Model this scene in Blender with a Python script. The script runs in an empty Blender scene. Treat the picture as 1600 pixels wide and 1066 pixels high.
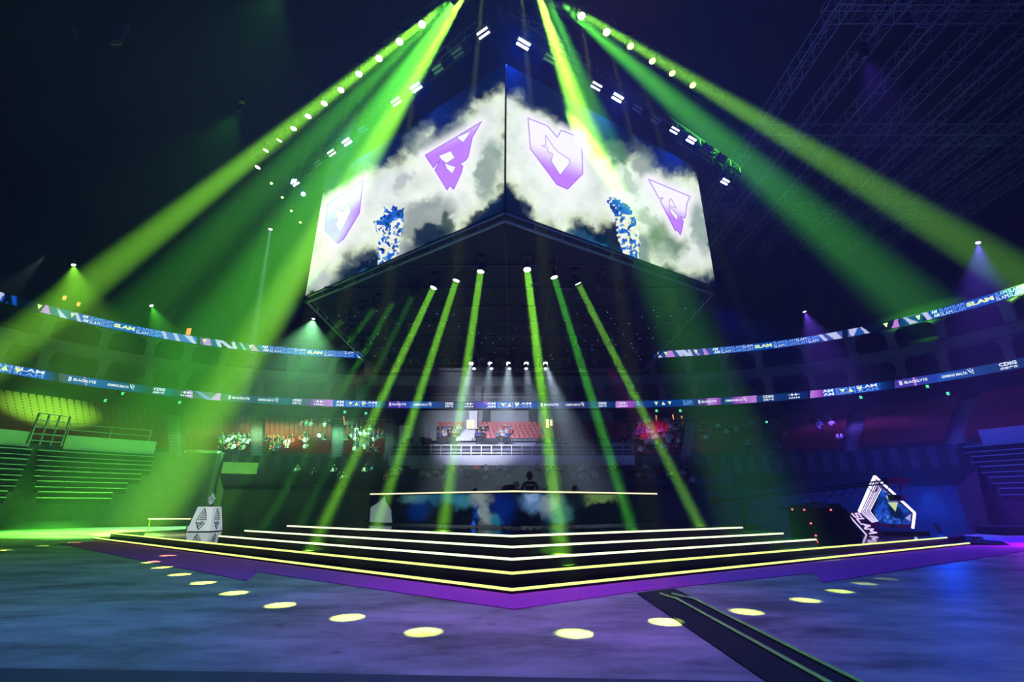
import bpy, bmesh, math, random
import numpy as np
from mathutils import Vector, Matrix, Quaternion
R = math.radians
S = bpy.context.scene
COL = S.collection

# ------------------------------------------------------------------ camera
F, CYY = 711.0, 533.0
TH = math.atan(257 / F)
CT, ST = math.cos(TH), math.sin(TH)
HC = 1.7
cam = bpy.data.cameras.new('camera'); co = bpy.data.objects.new('camera', cam); COL.objects.link(co)
co.location = (0, 0, HC); co.rotation_euler = (math.pi / 2 + TH, 0, 0)
cam.sensor_width = 36; cam.lens = 16; cam.clip_end = 400; S.camera = co
S.view_settings.view_transform = 'Standard'; S.view_settings.look = 'None'
S.view_settings.exposure = 0; S.view_settings.gamma = 1; S.view_settings.use_curve_mapping = False
S.cycles.max_bounces = 5; S.cycles.diffuse_bounces = 2; S.cycles.glossy_bounces = 3
S.cycles.volume_bounces = 0; S.cycles.use_denoising = True
S.cycles.sample_clamp_indirect = 0; S.cycles.caustics_reflective = False; S.cycles.caustics_refractive = False
# ------------------------------------------------------------------ world
W = bpy.data.worlds.new('night'); S.world = W; W.use_nodes = True
W.node_tree.nodes['Background'].inputs[0].default_value = (.0012, .002, .006, 1)
W.node_tree.nodes['Background'].inputs[1].default_value = 1.0

def at(x, y, Y=None, h=None):
    """the place in the hall seen at a measured spot of the photo, from its forward distance Y or its height h"""
    u = (x - 800) / F; v = (CYY - y) / F
    fw = CT - v * ST; up = ST + v * CT
    if Y is None: Y = (h - HC) / (up / fw)
    return Vector((u / fw * Y, Y, HC + up / fw * Y))
def proj(P):
    P = np.asarray(P, float); X = P[..., 0]; Y = P[..., 1]; Z = P[..., 2] - HC
    z = np.maximum(Y * CT + Z * ST, .01); v = (Z * CT - Y * ST) / z
    return 800 + F * X / z, CYY - F * v

# ------------------------------------------------------------------ materials
def mat(name, col, rough=.6, metal=0., emit=None, strength=1., noise=None, spec=.5, bump=0):
    m = bpy.data.materials.new(name); m.use_nodes = True
    nt = m.node_tree; p = nt.nodes['Principled BSDF']
    p.inputs['Base Color'].default_value = (*col, 1); p.inputs['Roughness'].default_value = rough
    p.inputs['Metallic'].default_value = metal; p.inputs['Specular IOR Level'].default_value = spec
    if emit:
        p.inputs['Emission Color'].default_value = (*emit, 1); p.inputs['Emission Strength'].default_value = strength
        m.cycles.emission_sampling = 'NONE'
    if noise or bump:
        tc = nt.nodes.new('ShaderNodeTexCoord'); n = nt.nodes.new('ShaderNodeTexNoise')
        sc, amt = noise or (4, 0)
        n.inputs['Scale'].default_value = sc; n.inputs['Detail'].default_value = 6; n.inputs['Roughness'].default_value = .65
        nt.links.new(tc.outputs['Object'], n.inputs['Vector'])
        if amt:
            r = nt.nodes.new('ShaderNodeValToRGB')
            r.color_ramp.elements[0].position = .3; r.color_ramp.elements[1].position = .7
            r.color_ramp.elements[0].color = (*[c * (1 - amt) for c in col], 1); r.color_ramp.elements[1].color = (*[min(1, c * (1 + amt)) for c in col], 1)
            nt.links.new(n.outputs['Fac'], r.inputs['Fac']); nt.links.new(r.outputs['Color'], p.inputs['Base Color'])
        if bump:
            b = nt.nodes.new('ShaderNodeBump'); b.inputs['Strength'].default_value = bump; b.inputs['Distance'].default_value = .02
            nt.links.new(n.outputs['Fac'], b.inputs['Height']); nt.links.new(b.outputs['Normal'], p.inputs['Normal'])
    return m
def led_mat(name, strength=1.):
    """a screen of light emitting pixels: shows the picture stored on its surface"""
    m = bpy.data.materials.new(name); m.use_nodes = True; nt = m.node_tree; p = nt.nodes['Principled BSDF']
    p.inputs['Base Color'].default_value = (.004, .004, .005, 1); p.inputs['Roughness'].default_value = .8; p.inputs['Specular IOR Level'].default_value = .03
    a = nt.nodes.new('ShaderNodeAttribute'); a.attribute_name = 'picture'
    nt.links.new(a.outputs['Color'], p.inputs['Emission Color']); p.inputs['Emission Strength'].default_value = strength
    m.cycles.emission_sampling = 'NONE'
    return m
M = {}
def floor_mat():
    m = mat('polished_concrete', (.2, .2, .2), .5, spec=.35)
    nt = m.node_tree; p = nt.nodes['Principled BSDF']; tc = nt.nodes.new('ShaderNodeTexCoord')
    mp = nt.nodes.new('ShaderNodeMapping'); mp.inputs['Scale'].default_value = (.45, 1, 1); nt.links.new(tc.outputs['Object'], mp.inputs['Vector'])
    n1 = nt.nodes.new('ShaderNodeTexNoise'); n1.inputs['Scale'].default_value = .8; n1.inputs['Detail'].default_value = 9; n1.inputs['Roughness'].default_value = .68
    n2 = nt.nodes.new('ShaderNodeTexNoise'); n2.inputs['Scale'].default_value = 2.2; n2.inputs['Detail'].default_value = 8
    nt.links.new(mp.outputs[0], n1.inputs['Vector']); nt.links.new(tc.outputs['Object'], n2.inputs['Vector'])
    r = nt.nodes.new('ShaderNodeValToRGB'); r.color_ramp.elements[0].position = .36; r.color_ramp.elements[1].position = .64
    r.color_ramp.elements[0].color = (.12, .12, .13, 1); r.color_ramp.elements[1].color = (.58, .58, .55, 1)
    nt.links.new(n1.outputs['Fac'], r.inputs['Fac'])
    r2 = nt.nodes.new('ShaderNodeValToRGB'); r2.color_ramp.elements[0].position = .22; r2.color_ramp.elements[1].position = .36
    r2.color_ramp.elements[0].color = (.35, .35, .35, 1); r2.color_ramp.elements[1].color = (1, 1, 1, 1)
    nt.links.new(n2.outputs['Fac'], r2.inputs['Fac'])
    mx = nt.nodes.new('ShaderNodeMix'); mx.data_type = 'RGBA'; mx.blend_type = 'MULTIPLY'; mx.inputs['Factor'].default_value = 1
    nt.links.new(r.outputs['Color'], mx.inputs['A']); nt.links.new(r2.outputs['Color'], mx.inputs['B']); nt.links.new(mx.outputs['Result'], p.inputs['Base Color'])
    rr = nt.nodes.new('ShaderNodeMapRange'); rr.inputs['To Min'].default_value = .38; rr.inputs['To Max'].default_value = .7
    nt.links.new(n1.outputs['Fac'], rr.inputs['Value']); nt.links.new(rr.outputs[0], p.inputs['Roughness'])
    return m
M['floor'] = floor_mat()
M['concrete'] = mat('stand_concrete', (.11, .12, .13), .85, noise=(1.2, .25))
M['wallpaint'] = mat('grey_wall_paint', (.21, .22, .25), .8, noise=(.8, .1))
M['whitewall'] = mat('white_wall_paint', (.55, .55, .6), .75, noise=(.8, .08))
M['shaded_concrete'] = mat('shaded_stand_concrete', (.05, .052, .06), .9, noise=(1.2, .2))  # stand concrete darkened, shade of the lower terrace put into its colour
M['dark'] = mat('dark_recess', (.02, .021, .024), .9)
M['black'] = mat('black_paint', (.012, .012, .013), .55)
M['gloss'] = mat('black_gloss_deck', (.008, .009, .009), .07, spec=.6, noise=(2.5, .3))
M['riser'] = mat('black_stage_riser', (.008, .009, .009), .3, noise=(2, .3))
M['metal'] = mat('grey_truss_aluminium', (.42, .43, .45), .45, .7)
M['darkmetal'] = mat('dark_truss', (.05, .052, .058), .5, .6)
M['rail'] = mat('steel_railing', (.45, .46, .48), .4, .6)
M['strip'] = mat('yellow_green_led_strip', (.1, .1, .1), emit=(.78, 1, .22), strength=1.5)
M['stripw'] = mat('pale_led_strip', (.1, .1, .1), emit=(.86, 1, .5), strength=2.)
M['desktrim'] = mat('pale_yellow_desk_trim', (.1, .1, .1), emit=(1, .95, .55), strength=1.3)
M['lens_w'] = mat('white_lit_lens', (.1, .1, .1), emit=(.95, 1, .75), strength=9)
M['lens_w2'] = mat('cold_white_lit_lens', (.1, .1, .1), emit=(.9, 1, 1), strength=6)
M['lens_g'] = mat('green_lit_lens', (.1, .1, .1), emit=(.75, 1, .3), strength=2.5)
M['lens_b'] = mat('blue_lit_lens', (.1, .1, .1), emit=(.5, .6, 1), strength=14)
M['lens_p'] = mat('purple_lit_lens', (.1, .1, .1), emit=(.6, .3, 1), strength=9)
M['lens_s'] = mat('white_strobe_lens', (.1, .1, .1), emit=(.8, .85, 1), strength=2.2)
M['lens_dim'] = mat('unlit_strobe_lens', (.22, .24, .3), .3)
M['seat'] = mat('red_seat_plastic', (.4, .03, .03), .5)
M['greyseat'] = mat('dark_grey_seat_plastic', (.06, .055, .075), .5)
M['shaded_seat'] = mat('shaded_red_seat_plastic', (.24, .03, .03), .6)  # red seat colour darkened to paint in the shade of dim stands
M['carpet'] = mat('purple_carpet', (.6, .1, .55), .95, noise=(30, .2), spec=.1)
M['led'] = led_mat('led_screen_pixels', 1.0)
M['txt'] = mat('white_lit_lettering', (.1, .1, .1), emit=(.85, .92, 1), strength=1.1)
M['txtb'] = mat('light_blue_lit_lettering', (.1, .1, .1), emit=(.3, .5, 1), strength=1.)
M['txty'] = mat('pale_yellow_lit_shapes', (.1, .1, .1), emit=(.8, .95, .45), strength=1.1)
M['neonw'] = mat('white_neon_tube', (.1, .1, .1), emit=(.8, .8, 1), strength=1.6)
M['neonp'] = mat('lilac_neon_tube', (.1, .1, .1), emit=(.7, .55, 1), strength=1.3)
M['white'] = mat('white_lacquer', (.8, .82, .85), .35)
M['skin'] = mat('skin', (.5, .3, .22), .6)
M['hair'] = mat('dark_hair', (.015, .012, .01), .6)
M['blackcloth'] = mat('black_cloth', (.012, .012, .014), .9)
M['green_sign'] = mat('green_exit_sign', (.1, .1, .1), emit=(.1, 1, .4), strength=2)
M['red_dot'] = mat('red_led_dot', (.1, .1, .1), emit=(1, .12, .12), strength=3)
M['orange'] = mat('orange_lit_corridor', (.1, .1, .1), emit=(1, .38, .12), strength=1.2)
M['warm'] = mat('warm_lit_doorway', (.1, .1, .1), emit=(1, .85, .5), strength=1.1)
M['silver'] = mat('silver_trophy', (.85, .87, .9), .3, .3)
M['dot'] = mat('tiny_white_lights', (.1, .1, .1), emit=(.8, .9, 1), strength=.55)

# ------------------------------------------------------------------ mesh helpers
class MB:
    def __init__(s): s.v = []; s.f = []; s.m = []; s.sm = []
    def add(s, vs, fs, mi=0, smooth=False):
        o = len(s.v); s.v += [tuple(v) for v in vs]
        for f in fs: s.f.append([i + o for i in f]); s.m.append(mi); s.sm.append(smooth)
    def box(s, c, d, mi=0, mtx=None):
        c = Vector(c); x, y, z = [k / 2 for k in d]
        vs = [Vector((a * x, b * y, e * z)) for a in (-1, 1) for b in (-1, 1) for e in (-1, 1)]
        vs = [c + (mtx @ v if mtx else v) for v in vs]
        s.add(vs, [(0, 1, 3, 2), (4, 6, 7, 5), (0, 4, 5, 1), (2, 3, 7, 6), (0, 2, 6, 4), (1, 5, 7, 3)], mi)
    def bar(s, a, b, w, h=None, mi=0):
        a = Vector(a); b = Vector(b); h = h or w; d = b - a
        if d.length < 1e-6: return
        q = d.to_track_quat('Z', 'Y').to_matrix()
        s.box((a + b) / 2, (w, h, d.length), mi, q)
    def tube(s, a, b, r, r2=None, n=10, mi=0, caps=True):
        a = Vector(a); b = Vector(b); r2 = r if r2 is None else r2; q = (b - a).to_track_quat('Z', 'Y').to_matrix()
        vs = []
        for P, rr in ((a, r), (b, r2)):
            vs += [P + q @ Vector((math.cos(2 * math.pi * i / n) * rr, math.sin(2 * math.pi * i / n) * rr, 0)) for i in range(n)]
        s.add(vs, [(i, (i + 1) % n, n + (i + 1) % n, n + i) for i in range(n)], mi, True)
        if caps: s.add(vs, [tuple(range(n))[::-1], tuple(range(n, 2 * n))], mi)
    def path(s, pts, r, n=6, mi=0):
        for a, b in zip(pts, pts[1:]): s.tube(a, b, r, n=n, mi=mi)
    def lathe(s, prof, n=16, mi=0, mtx=None):
        vs = [Vector((math.cos(2 * math.pi * i / n) * r, math.sin(2 * math.pi * i / n) * r, z)) for r, z in prof for i in range(n)]
        if mtx: vs = [mtx @ v for v in vs]
        k = len(prof)
        s.add(vs, [(j * n + i, j * n + (i + 1) % n, (j + 1) * n + (i + 1) % n, (j + 1) * n + i) for j in range(k - 1) for i in range(n)], mi, True)
    def prism(s, poly, z0, z1, mi=0, mside=None):
        n = len(poly); vs = [(*p, z0) for p in poly] + [(*p, z1) for p in poly]
        ar = sum(poly[i][0] * poly[(i + 1) % n][1] - poly[(i + 1) % n][0] * poly[i][1] for i in range(n))
        r = range(n)
        top = tuple(range(n, 2 * n)); bot = tuple(range(n))[::-1]
        sd = [(i, (i + 1) % n, n + (i + 1) % n, n + i) for i in r]
        if ar < 0: top = top[::-1]; bot = bot[::-1]; sd = [f[::-1] for f in sd]
        s.add(vs, [top, bot], mi); s.add(vs, sd, mi if mside is None else mside)
    def slab(s, poly, t, mi=0):
        """a flat outline of 3-D points given thickness vector t"""
        t = Vector(t); n = len(poly); poly = [Vector(p) for p in poly]; vs = poly + [p + t for p in poly]
        s.add(vs, [tuple(range(n)), tuple(range(n, 2 * n))[::-1]] + [(i, n + i, n + (i + 1) % n, (i + 1) % n) for i in range(n)], mi)
    def mesh(s, name, mats):
        me = bpy.data.meshes.new(name); me.from_pydata(s.v, [], s.f)
        for m in mats: me.materials.append(m)
        me.polygons.foreach_set('material_index', s.m); me.polygons.foreach_set('use_smooth', s.sm)
        me.update(); return me
    def build(s, name, mats, parent=None):
        if not isinstance(mats, (list, tuple)): mats = [mats]
        return link(name, s.mesh(name, mats), parent)
def link(name, data, parent=None):
    o = bpy.data.objects.new(name, data); COL.objects.link(o)
    if parent: o.parent = parent
    return o
def tag(o, label=None, cat=None, group=None, kind=None):
    if label: o['label'] = label
    if cat: o['category'] = cat
    if group: o['group'] = group
    if kind: o['kind'] = kind
    return o
def empty(name, loc, label, cat, group=None, rz=0):
    o = link(name, None); o.empty_display_size = .2; o.location = loc; o.rotation_euler = (0, 0, rz)
    return tag(o, label, cat, group)
def struct(name, mb, mats): return tag(mb.build(name, mats), kind='structure')
def copy_tree(o, parent=None):
    c = o.copy(); COL.objects.link(c); c.parent = parent
    for ch in o.children: copy_tree(ch, c)
    return c
def local(mb, origin):
    o = Vector(origin); mb.v = [tuple(Vector(v) - o) for v in mb.v]; return mb

# ------------------------------------------------------------------ picture painting for the light emitting screens
rng = np.random.RandomState(7)
LAT = rng.rand(256, 256)
def vnoise(x, y):
    xi = np.floor(x).astype(int); yi = np.floor(y).astype(int); fx = x - xi; fy = y - yi
    fx = fx * fx * (3 - 2 * fx); fy = fy * fy * (3 - 2 * fy)
    a = LAT[xi % 256, yi % 256]; b = LAT[(xi + 1) % 256, yi % 256]; c = LAT[xi % 256, (yi + 1) % 256]; d = LAT[(xi + 1) % 256, (yi + 1) % 256]
    return (a * (1 - fx) + b * fx) * (1 - fy) + (c * (1 - fx) + d * fx) * fy
def fbm(x, y, o=5):
    s = 0; a = .5
    for i in range(o): s = s + a * (vnoise(x + 17.3 * i, y + 9.1 * i)); x = x * 2.03; y = y * 2.03; a *= .52
    return s
def sdf(P, X, Y):
    """signed distance to an outline, negative inside"""
    d = np.full(X.shape, 1e9); ins = np.zeros(X.shape, bool); n = len(P)
    for i in range(n):
        ax, ay = P[i]; bx, by = P[(i + 1) % n]; ex, ey = bx - ax, by - ay
        t = np.clip(((X - ax) * ex + (Y - ay) * ey) / (ex * ex + ey * ey + 1e-9), 0, 1)
        d = np.minimum(d, np.hypot(X - ax - t * ex, Y - ay - t * ey))
        c = ((ay > Y) != (by > Y)) & (X < (bx - ax) * (Y - ay) / (by - ay + 1e-12) + ax); ins ^= c
    return np.where(ins, -d, d)
def sm(a, b, x):
    t = np.clip((x - a) / (b - a), 0, 1); return t * t * (3 - 2 * t)
def lay(C, c, a):
    a = np.asarray(a)[..., None]; return C * (1 - a) + np.asarray(c) * a
def blob(X, Y, cx, cy, rx, ry, ang=0):
    c, s = math.cos(R(ang)), math.sin(R(ang)); dx = X - cx; dy = Y - cy
    return np.hypot((dx * c + dy * s) / rx, (-dx * s + dy * c) / ry)
def paint_emblem(C, X, Y, outer, holes, ylo, yhi, slope, lines=()):
    """lilac metal crest, white hot at its top and darker along its bevels"""
    d = sdf(outer, X, Y); g = np.clip((Y + slope * (X - outer[0][0]) - yhi) / (ylo - yhi), 0, 1)
    glow = sm(16, 0, d); C = lay(C, (1, .98, 1), glow * .9)
    col = np.stack([1 - .42 * sm(.1, .55, g), .97 - .73 * sm(.08, .55, g), np.ones_like(g)], -1)
    C = np.where((d < 0)[..., None], col, C)
    C = lay(C, (.34, .12, .8), sm(1.3, .3, np.abs(d + .5)) * .8)
    for h in holes:
        dh = sdf(h, X, Y); C = lay(C, (1, 1, .98), sm(.4, -.6, dh)); C = lay(C, (.33, .12, .75), sm(1.3, .2, np.abs(dh)) * .6)
    for a, b, w in lines:
        dl = sdf([a, b, (b[0] + .01, b[1] + .01)], X, Y); C = lay(C, (.3, .1, .7), sm(w, w * .3, np.abs(dl)) * .8)
    return C
def paint_column(C, X, Y, outline, seed):
    """tall column of blue and cream petals"""
    d = sdf(outline, X, Y) + 5 * (vnoise(X / 4 + seed, Y / 4) - .5)
    inside = d < 0
    best = np.full(X.shape, 1e9); idx = np.zeros(X.shape, int); r2 = random.Random(seed)
    x0 = min(p[0] for p in outline); x1 = max(p[0] for p in outline); y0 = min(p[1] for p in outline); y1 = max(p[1] for p in outline)
    pick = []
    for k in range(420):
        px = r2.uniform(x0 - 4, x1 + 4); py = r2.uniform(y0 - 4, y1 + 4); an = r2.uniform(0, math.pi); c, s = math.cos(an), math.sin(an)
        dx = X - px; dy = Y - py; q = np.hypot((dx * c + dy * s) / 1.7, (-dx * s + dy * c)); k_ = q < best; best = np.where(k_, q, best); idx = np.where(k_, k, idx)
        t = (py - y0) / (y1 - y0); wh = .12 if t < .25 else (.5 if t < .5 else .62)
        z = r2.random()
        pick.append((.85, .88, .62) if z < wh * .55 else (.92, .95, .95) if z < wh else (.01, .12, .62) if z < wh + (1 - wh) * .65 else (.0, .03, .2) if z < .93 else (.12, .35, .85))
    C = np.where(inside[..., None], np.array(pick)[idx], C)
    return C
SIL = [(786, 128), (768, 138), (753, 150), (736, 160), (723, 177), (703, 199), (688, 206), (676, 196), (660, 198), (649, 205), (640, 231), (622, 238), (600, 250), (571, 265), (552, 281), (520, 296), (494, 307), (470, 315), (455, 440), (470, 468), (504, 456), (527, 446),
       (526, 425), (545, 412), (561, 400), (585, 396), (592, 424), (640, 405), (650, 372), (690, 360), (704, 380), (740, 350), (784, 302), (800, 290), (800, 120)]
SIR = [(775, 140), (800, 146), (812, 150), (831, 167), (858, 178), (881, 188), (900, 200), (915, 214), (930, 226), (955, 240), (969, 250), (985, 236), (996, 228), (1012, 240), (1025, 262), (1050, 266), (1070, 268), (1091, 277), (1140, 300), (1140, 415), (1118, 426), (1100, 438), (1075, 436),
       (1055, 426), (1012, 425), (1003, 380), (955, 352), (945, 366), (925, 370), (910, 356), (895, 352), (890, 366), (874, 372), (848, 361), (826, 338), (812, 312), (790, 290), (775, 285)]
def picture_wall(P, side):
    X, Y = proj(P)
    n1 = fbm(X / 26, Y / 26); n2 = fbm(X / 9 + 40, Y / 9 + 10, 4); n3 = fbm(X / 60 + 5, Y / 60 + 30, 3)
    C = np.zeros(X.shape + (3,)); C[:] = (.0, .006, .028)
    poly = SIL if side < 0 else SIR
    wx = X + 26 * (fbm(X / 18 + 3, Y / 18) - .5) + 8 * (n2 - .5); wy = Y + 26 * (fbm(X / 18 + 50, Y / 18 + 8) - .5) + 8 * (fbm(X / 8, Y / 8 + 70, 3) - .5)
    d = sdf(poly, wx, wy)
    # thin grey veil around the bright cloud
    C = lay(C, (.1, .15, .17), sm(14, -4, d + 20 * (n1 - .5)) * sm(.42, .62, n3 * .7 + n1 * .45) * .8)
    dens = sm(3, -16, d)
    white = np.stack([.88 + .0 * n1, .96 + 0 * n1, .82 + .12 * n3], -1)
    green = np.stack([.55 + .2 * n1, .72 + .15 * n1, .36 + .2 * n1], -1)
    edge = sm(-34, -2, d + 14 * (n1 - .5))
    body = white * (1 - edge[..., None] * .75) + green * edge[..., None] * .75
    body = body * (.72 + .5 * n1)[..., None]
    C = C * (1 - dens[..., None]) + body * dens[..., None]
    def shade(cx, cy, rx, ry, col, a, ang=0, hard=.35):
        nonlocal C
        q = blob(wx, wy, cx, cy, rx, ry, ang); C = lay(C, col, sm(1 + hard, 1 - hard, q) * a * sm(-.2, 1, n1 + .3))
    if side < 0:
        shade(664, 340, 52, 30, (.22, .27, .27), .85, -25); shade(672, 366, 34, 14, (.005, .02, .05), .95, -25); shade(697, 345, 12, 18, (.03, .07, .06), .9)
        shade(762, 262, 20, 46, (.16, .27, .22), .8, 12); shade(772, 318, 14, 12, (.05, .12, .14), .7); shade(630, 285, 10, 20, (.2, .25, .33), .6, 30)
        shade(563, 425, 40, 12, (.0, .012, .035), 1, -30, .2); shade(556, 438, 30, 9, (.02, .1, .28), .8, -30); shade(700, 212, 38, 13, (.12, .17, .2), .75, -28)
        shade(652, 222, 18, 22, (.1, .14, .18), .6); shade(500, 442, 18, 14, (.4, .45, .5), .7); shade(640, 395, 20, 14, (.22, .25, .33), .7)
        shade(762, 335, 34, 16, (.0, .01, .04), .95, -30, .25)
        o = [(501, 340), (522, 303), (541, 297), (568, 280), (570, 283), (563, 332), (538, 375), (528, 382), (507, 360)]
        o = [(511, 320), (531, 305), (545, 297), (568, 280), (562, 333), (538, 373), (528, 381.5), (507, 360)]
        C = paint_emblem(C, X, Y, o, [[(527, 324), (534, 332), (546, 318), (548, 331), (532, 363), (525, 353), (528, 340), (519, 341), (524, 335)]], 385, 305, .35)
        a = (640, 170); k = 7.614
        q = lambda l: [(a[0] + x / k, a[1] + y / k) for x, y in l]
        C = paint_emblem(C, X, Y, q([(180, 553), (560, 330), (860, 150), (750, 340), (700, 570), (675, 612), (600, 660), (636, 680), (620, 760), (525, 965), (480, 920), (445, 972), (298, 728), (352, 625), (283, 708)]),
                         [q([(415, 640), (480, 670), (550, 690), (510, 775), (440, 715)]), q([(345, 560), (490, 500), (540, 585), (440, 650), (380, 610)]), q([(560, 335), (740, 260), (640, 400), (590, 370)])], 290, 205, .45, [])
        C = lay(C, (.5, .3, .8), sm(1.1, .3, np.abs(sdf([q([(600, 305)])[0], q([(860, 150)])[0], q([(861, 151)])[0]], X, Y))) * .7)
        C = paint_column(C, X, Y, [(585, 346), (598, 338), (600, 325), (610, 330), (614, 320), (622, 326), (632, 325), (630, 350), (624, 380), (620, 408), (602, 424), (588, 424), (592, 385), (590, 360)], 3)
    else:
        shade(1040, 378, 34, 26, (.1, .2, .11), .9, 30); shade(1096, 360, 14, 40, (.13, .24, .2), .75, -12); shade(1000, 400, 14, 30, (.4, .5, .5), .6)
        shade(1035, 352, 50, 12, (.3, .45, .25), .7, 30); shade(985, 285, 10, 26, (.3, .38, .3), .6, -20); shade(1008, 250, 16, 22, (.14, .2, .16), .7)
        shade(935, 374, 40, 14, (.0, .02, .04), 1, 25, .2); shade(945, 388, 36, 8, (.02, .12, .28), .8, 22); shade(895, 368, 25, 9, (.02, .1, .2), .7, 20); shade(1110, 385, 8, 10, (.02, .08, .06), .8)
        shade(960, 235, 30, 14, (.1, .2, .1), .7, 30); shade(800, 330, 16, 34, (.0, .008, .03), .9, -20, .3)
        a = (805, 165); k = 7.615
        q = lambda l: [(a[0] + x / k, a[1] + y / k) for x, y in l]
        C = paint_emblem(C, X, Y, q([(148, 145), (385, 238), (500, 372), (545, 290), (780, 380), (800, 560), (808, 810), (625, 1000), (495, 945), (178, 515)]),
                         [q([(362, 352), (460, 500), (520, 560), (590, 605), (640, 640), (650, 690), (535, 830), (430, 665), (445, 575), (388, 548), (385, 502), (318, 480), (365, 470)])], 292, 208, -.38)
        a = (1000, 260); k = 8.885
        C = paint_emblem(C, X, Y, q([(110, 172), (455, 315), (700, 415), (655, 520), (635, 700), (620, 725), (570, 708), (603, 760), (590, 860), (562, 960), (505, 880), (490, 905), (278, 485), (310, 440), (265, 455)]),
                         [q([(400, 560), (440, 590), (525, 690), (515, 755), (430, 650)]), q([(400, 480), (430, 450), (500, 580), (415, 545)])], 352, 300, -.35)
        C = paint_column(C, X, Y, [(947, 312), (958, 308), (966, 312), (974, 316), (984, 326), (994, 340), (999, 370), (998, 410), (975, 404), (966, 380), (962, 350), (955, 330)], 5)
    return np.clip(C, 0, 1)
def picture_desk(P):
    X, Y = proj(P); n1 = fbm(X / 14, Y / 14); wx = X + 18 * (fbm(X / 10, Y / 10 + 4) - .5); wy = Y + 18 * (fbm(X / 10 + 30, Y / 10) - .5)
    C = np.zeros(X.shape + (3,)); C[:] = (.0, .004, .006)
    def shade(cx, cy, rx, ry, col, a=1, ang=0, hard=.6):
        nonlocal C
        C = lay(C, col, sm(1 + hard, 1 - hard, blob(wx, wy, cx, cy, rx, ry, ang)) * a)
    dome = sdf([(579, 793), (590, 786), (601, 776), (603, 786), (611, 797), (613, 817), (578, 818)], X + 2 * (n1 - .5), Y)
    C = lay(C, (.22, .3, .3), sm(1, -1, dome))
    shade(653, 778, 22, 9, (.1, .3, .32), .9); shade(700, 778, 40, 11, (.01, .12, .25), .9); shade(655, 795, 16, 16, (.0, .03, .2), .8); shade(722, 785, 18, 10, (.05, .3, .4), .7)
    shade(750, 778, 16, 14, (.28, .36, .36), 1); shade(757, 805, 9, 18, (.28, .36, .36), 1, -10); shade(785, 795, 20, 26, (.0, .02, .22), .95); shade(772, 812, 10, 10, (.03, .25, .35), .8); shade(745, 800, 5, 14, (.0, .05, .4), .8)
    shade(835, 785, 22, 16, (.12, .28, .55), .95, 20); shade(860, 790, 16, 16, (.3, .38, .42), .9); shade(829, 776, 8, 7, (.35, .55, .9), .8); shade(880, 800, 14, 20, (.05, .22, .2), .9); shade(866, 812, 12, 10, (.01, .1, .3), .9)
    shade(818, 815, 18, 14, (.0, .002, .01), 1); shade(935, 778, 26, 9, (.16, .3, .08), 1, -5); shade(905, 784, 12, 14, (.0, .01, .02), .9)
    tr = sdf([(740, 812), (745.5, 823.5), (734.5, 823.5)], X, Y); C = lay(C, (.02, .12, .9), sm(.6, -.6, tr))
    return np.clip(C, 0, 1)

def led_grid(name, O, U, V, nu, nv, painter, parent, mat_=None):
    """flat screen from corner O spanned by U and V, its picture stored per point"""
    O, U, V = [np.array(k, float) for k in (O, U, V)]
    a, b = np.meshgrid(np.linspace(0, 1, nu), np.linspace(0, 1, nv), indexing='ij')
    P = O + a[..., None] * U + b[..., None] * V
    return led_surface(name, P, painter(P), parent, mat_)
def led_surface(name, P, C, parent, mat_=None):
    nu, nv = P.shape[:2]; me = bpy.data.meshes.new(name)
    i = np.arange(nu * nv).reshape(nu, nv)
    q = np.stack([i[:-1, :-1], i[1:, :-1], i[1:, 1:], i[:-1, 1:]], -1).reshape(-1, 4)
    loc = np.array(parent.location) if parent else np.zeros(3)
    me.vertices.add(nu * nv); me.vertices.foreach_set('co', (P - loc).reshape(-1).astype(np.float32))
    me.loops.add(q.size); me.loops.foreach_set('vertex_index', q.reshape(-1).astype(np.int32))
    me.polygons.add(len(q)); me.polygons.foreach_set('loop_start', np.arange(0, q.size, 4, dtype=np.int32))
    at_ = me.color_attributes.new('picture', 'FLOAT_COLOR', 'POINT')
    at_.data.foreach_set('color', np.concatenate([C.reshape(-1, 3), np.ones((nu * nv, 1))], 1).reshape(-1).astype(np.float32))
    me.materials.append(mat_ or M['led']); me.update(calc_edges=True); me.validate()
    return link(name, me, parent)

# ------------------------------------------------------------------ the arena bowl: a rounded rectangle in plan
BX, BY, BA, BB, BN = -1.3, 13.5, 54.0, 47.5, 3.0
def bowl(t, off=0., h=0.):
    c, s = math.cos(t), math.sin(t)
    return Vector((BX + (BA + off) * math.copysign(abs(c) ** (2 / BN), c), BY + (BB + off) * math.copysign(abs(s) ** (2 / BN), s), h))
_tt = np.linspace(R(-25), R(205), 6000)
_pp = np.array([bowl(t) for t in _tt]); _ss = np.concatenate([[0], np.cumsum(np.linalg.norm(np.diff(_pp, axis=0), axis=1))])
def t_of_s(s): return float(np.interp(s, _ss, _tt))
def s_of_px(px, off, h):
    """arc length at which the curve at this offset and height is seen at photo column px"""
    ts = np.linspace(R(20), R(160), 1500); P = np.array([bowl(t, off, h) for t in ts]); x, _ = proj(P)
    t = float(np.interp(-px, -x, ts)); return float(np.interp(t, _tt, _ss))
SN = 150
SGRID = np.linspace(0, _ss[-1], SN)
def sweep(prof, s0=None, s1=None, n=None, mb=None, mi=0):
    mb = mb or MB(); s0 = 0 if s0 is None else s0; s1 = _ss[-1] if s1 is None else s1
    n = n or max(2, int(abs(s1 - s0) / 1.6)); k = len(prof); vs = []
    for s in np.linspace(s0, s1, n):
        t = t_of_s(s); vs += [bowl(t, o, h) for o, h in prof]
    mb.add(vs, [(i * k + j, i * k + j + 1, (i + 1) * k + j + 1, (i + 1) * k + j) for i in range(n - 1) for j in range(k - 1)], mi)
    return mb
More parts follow.
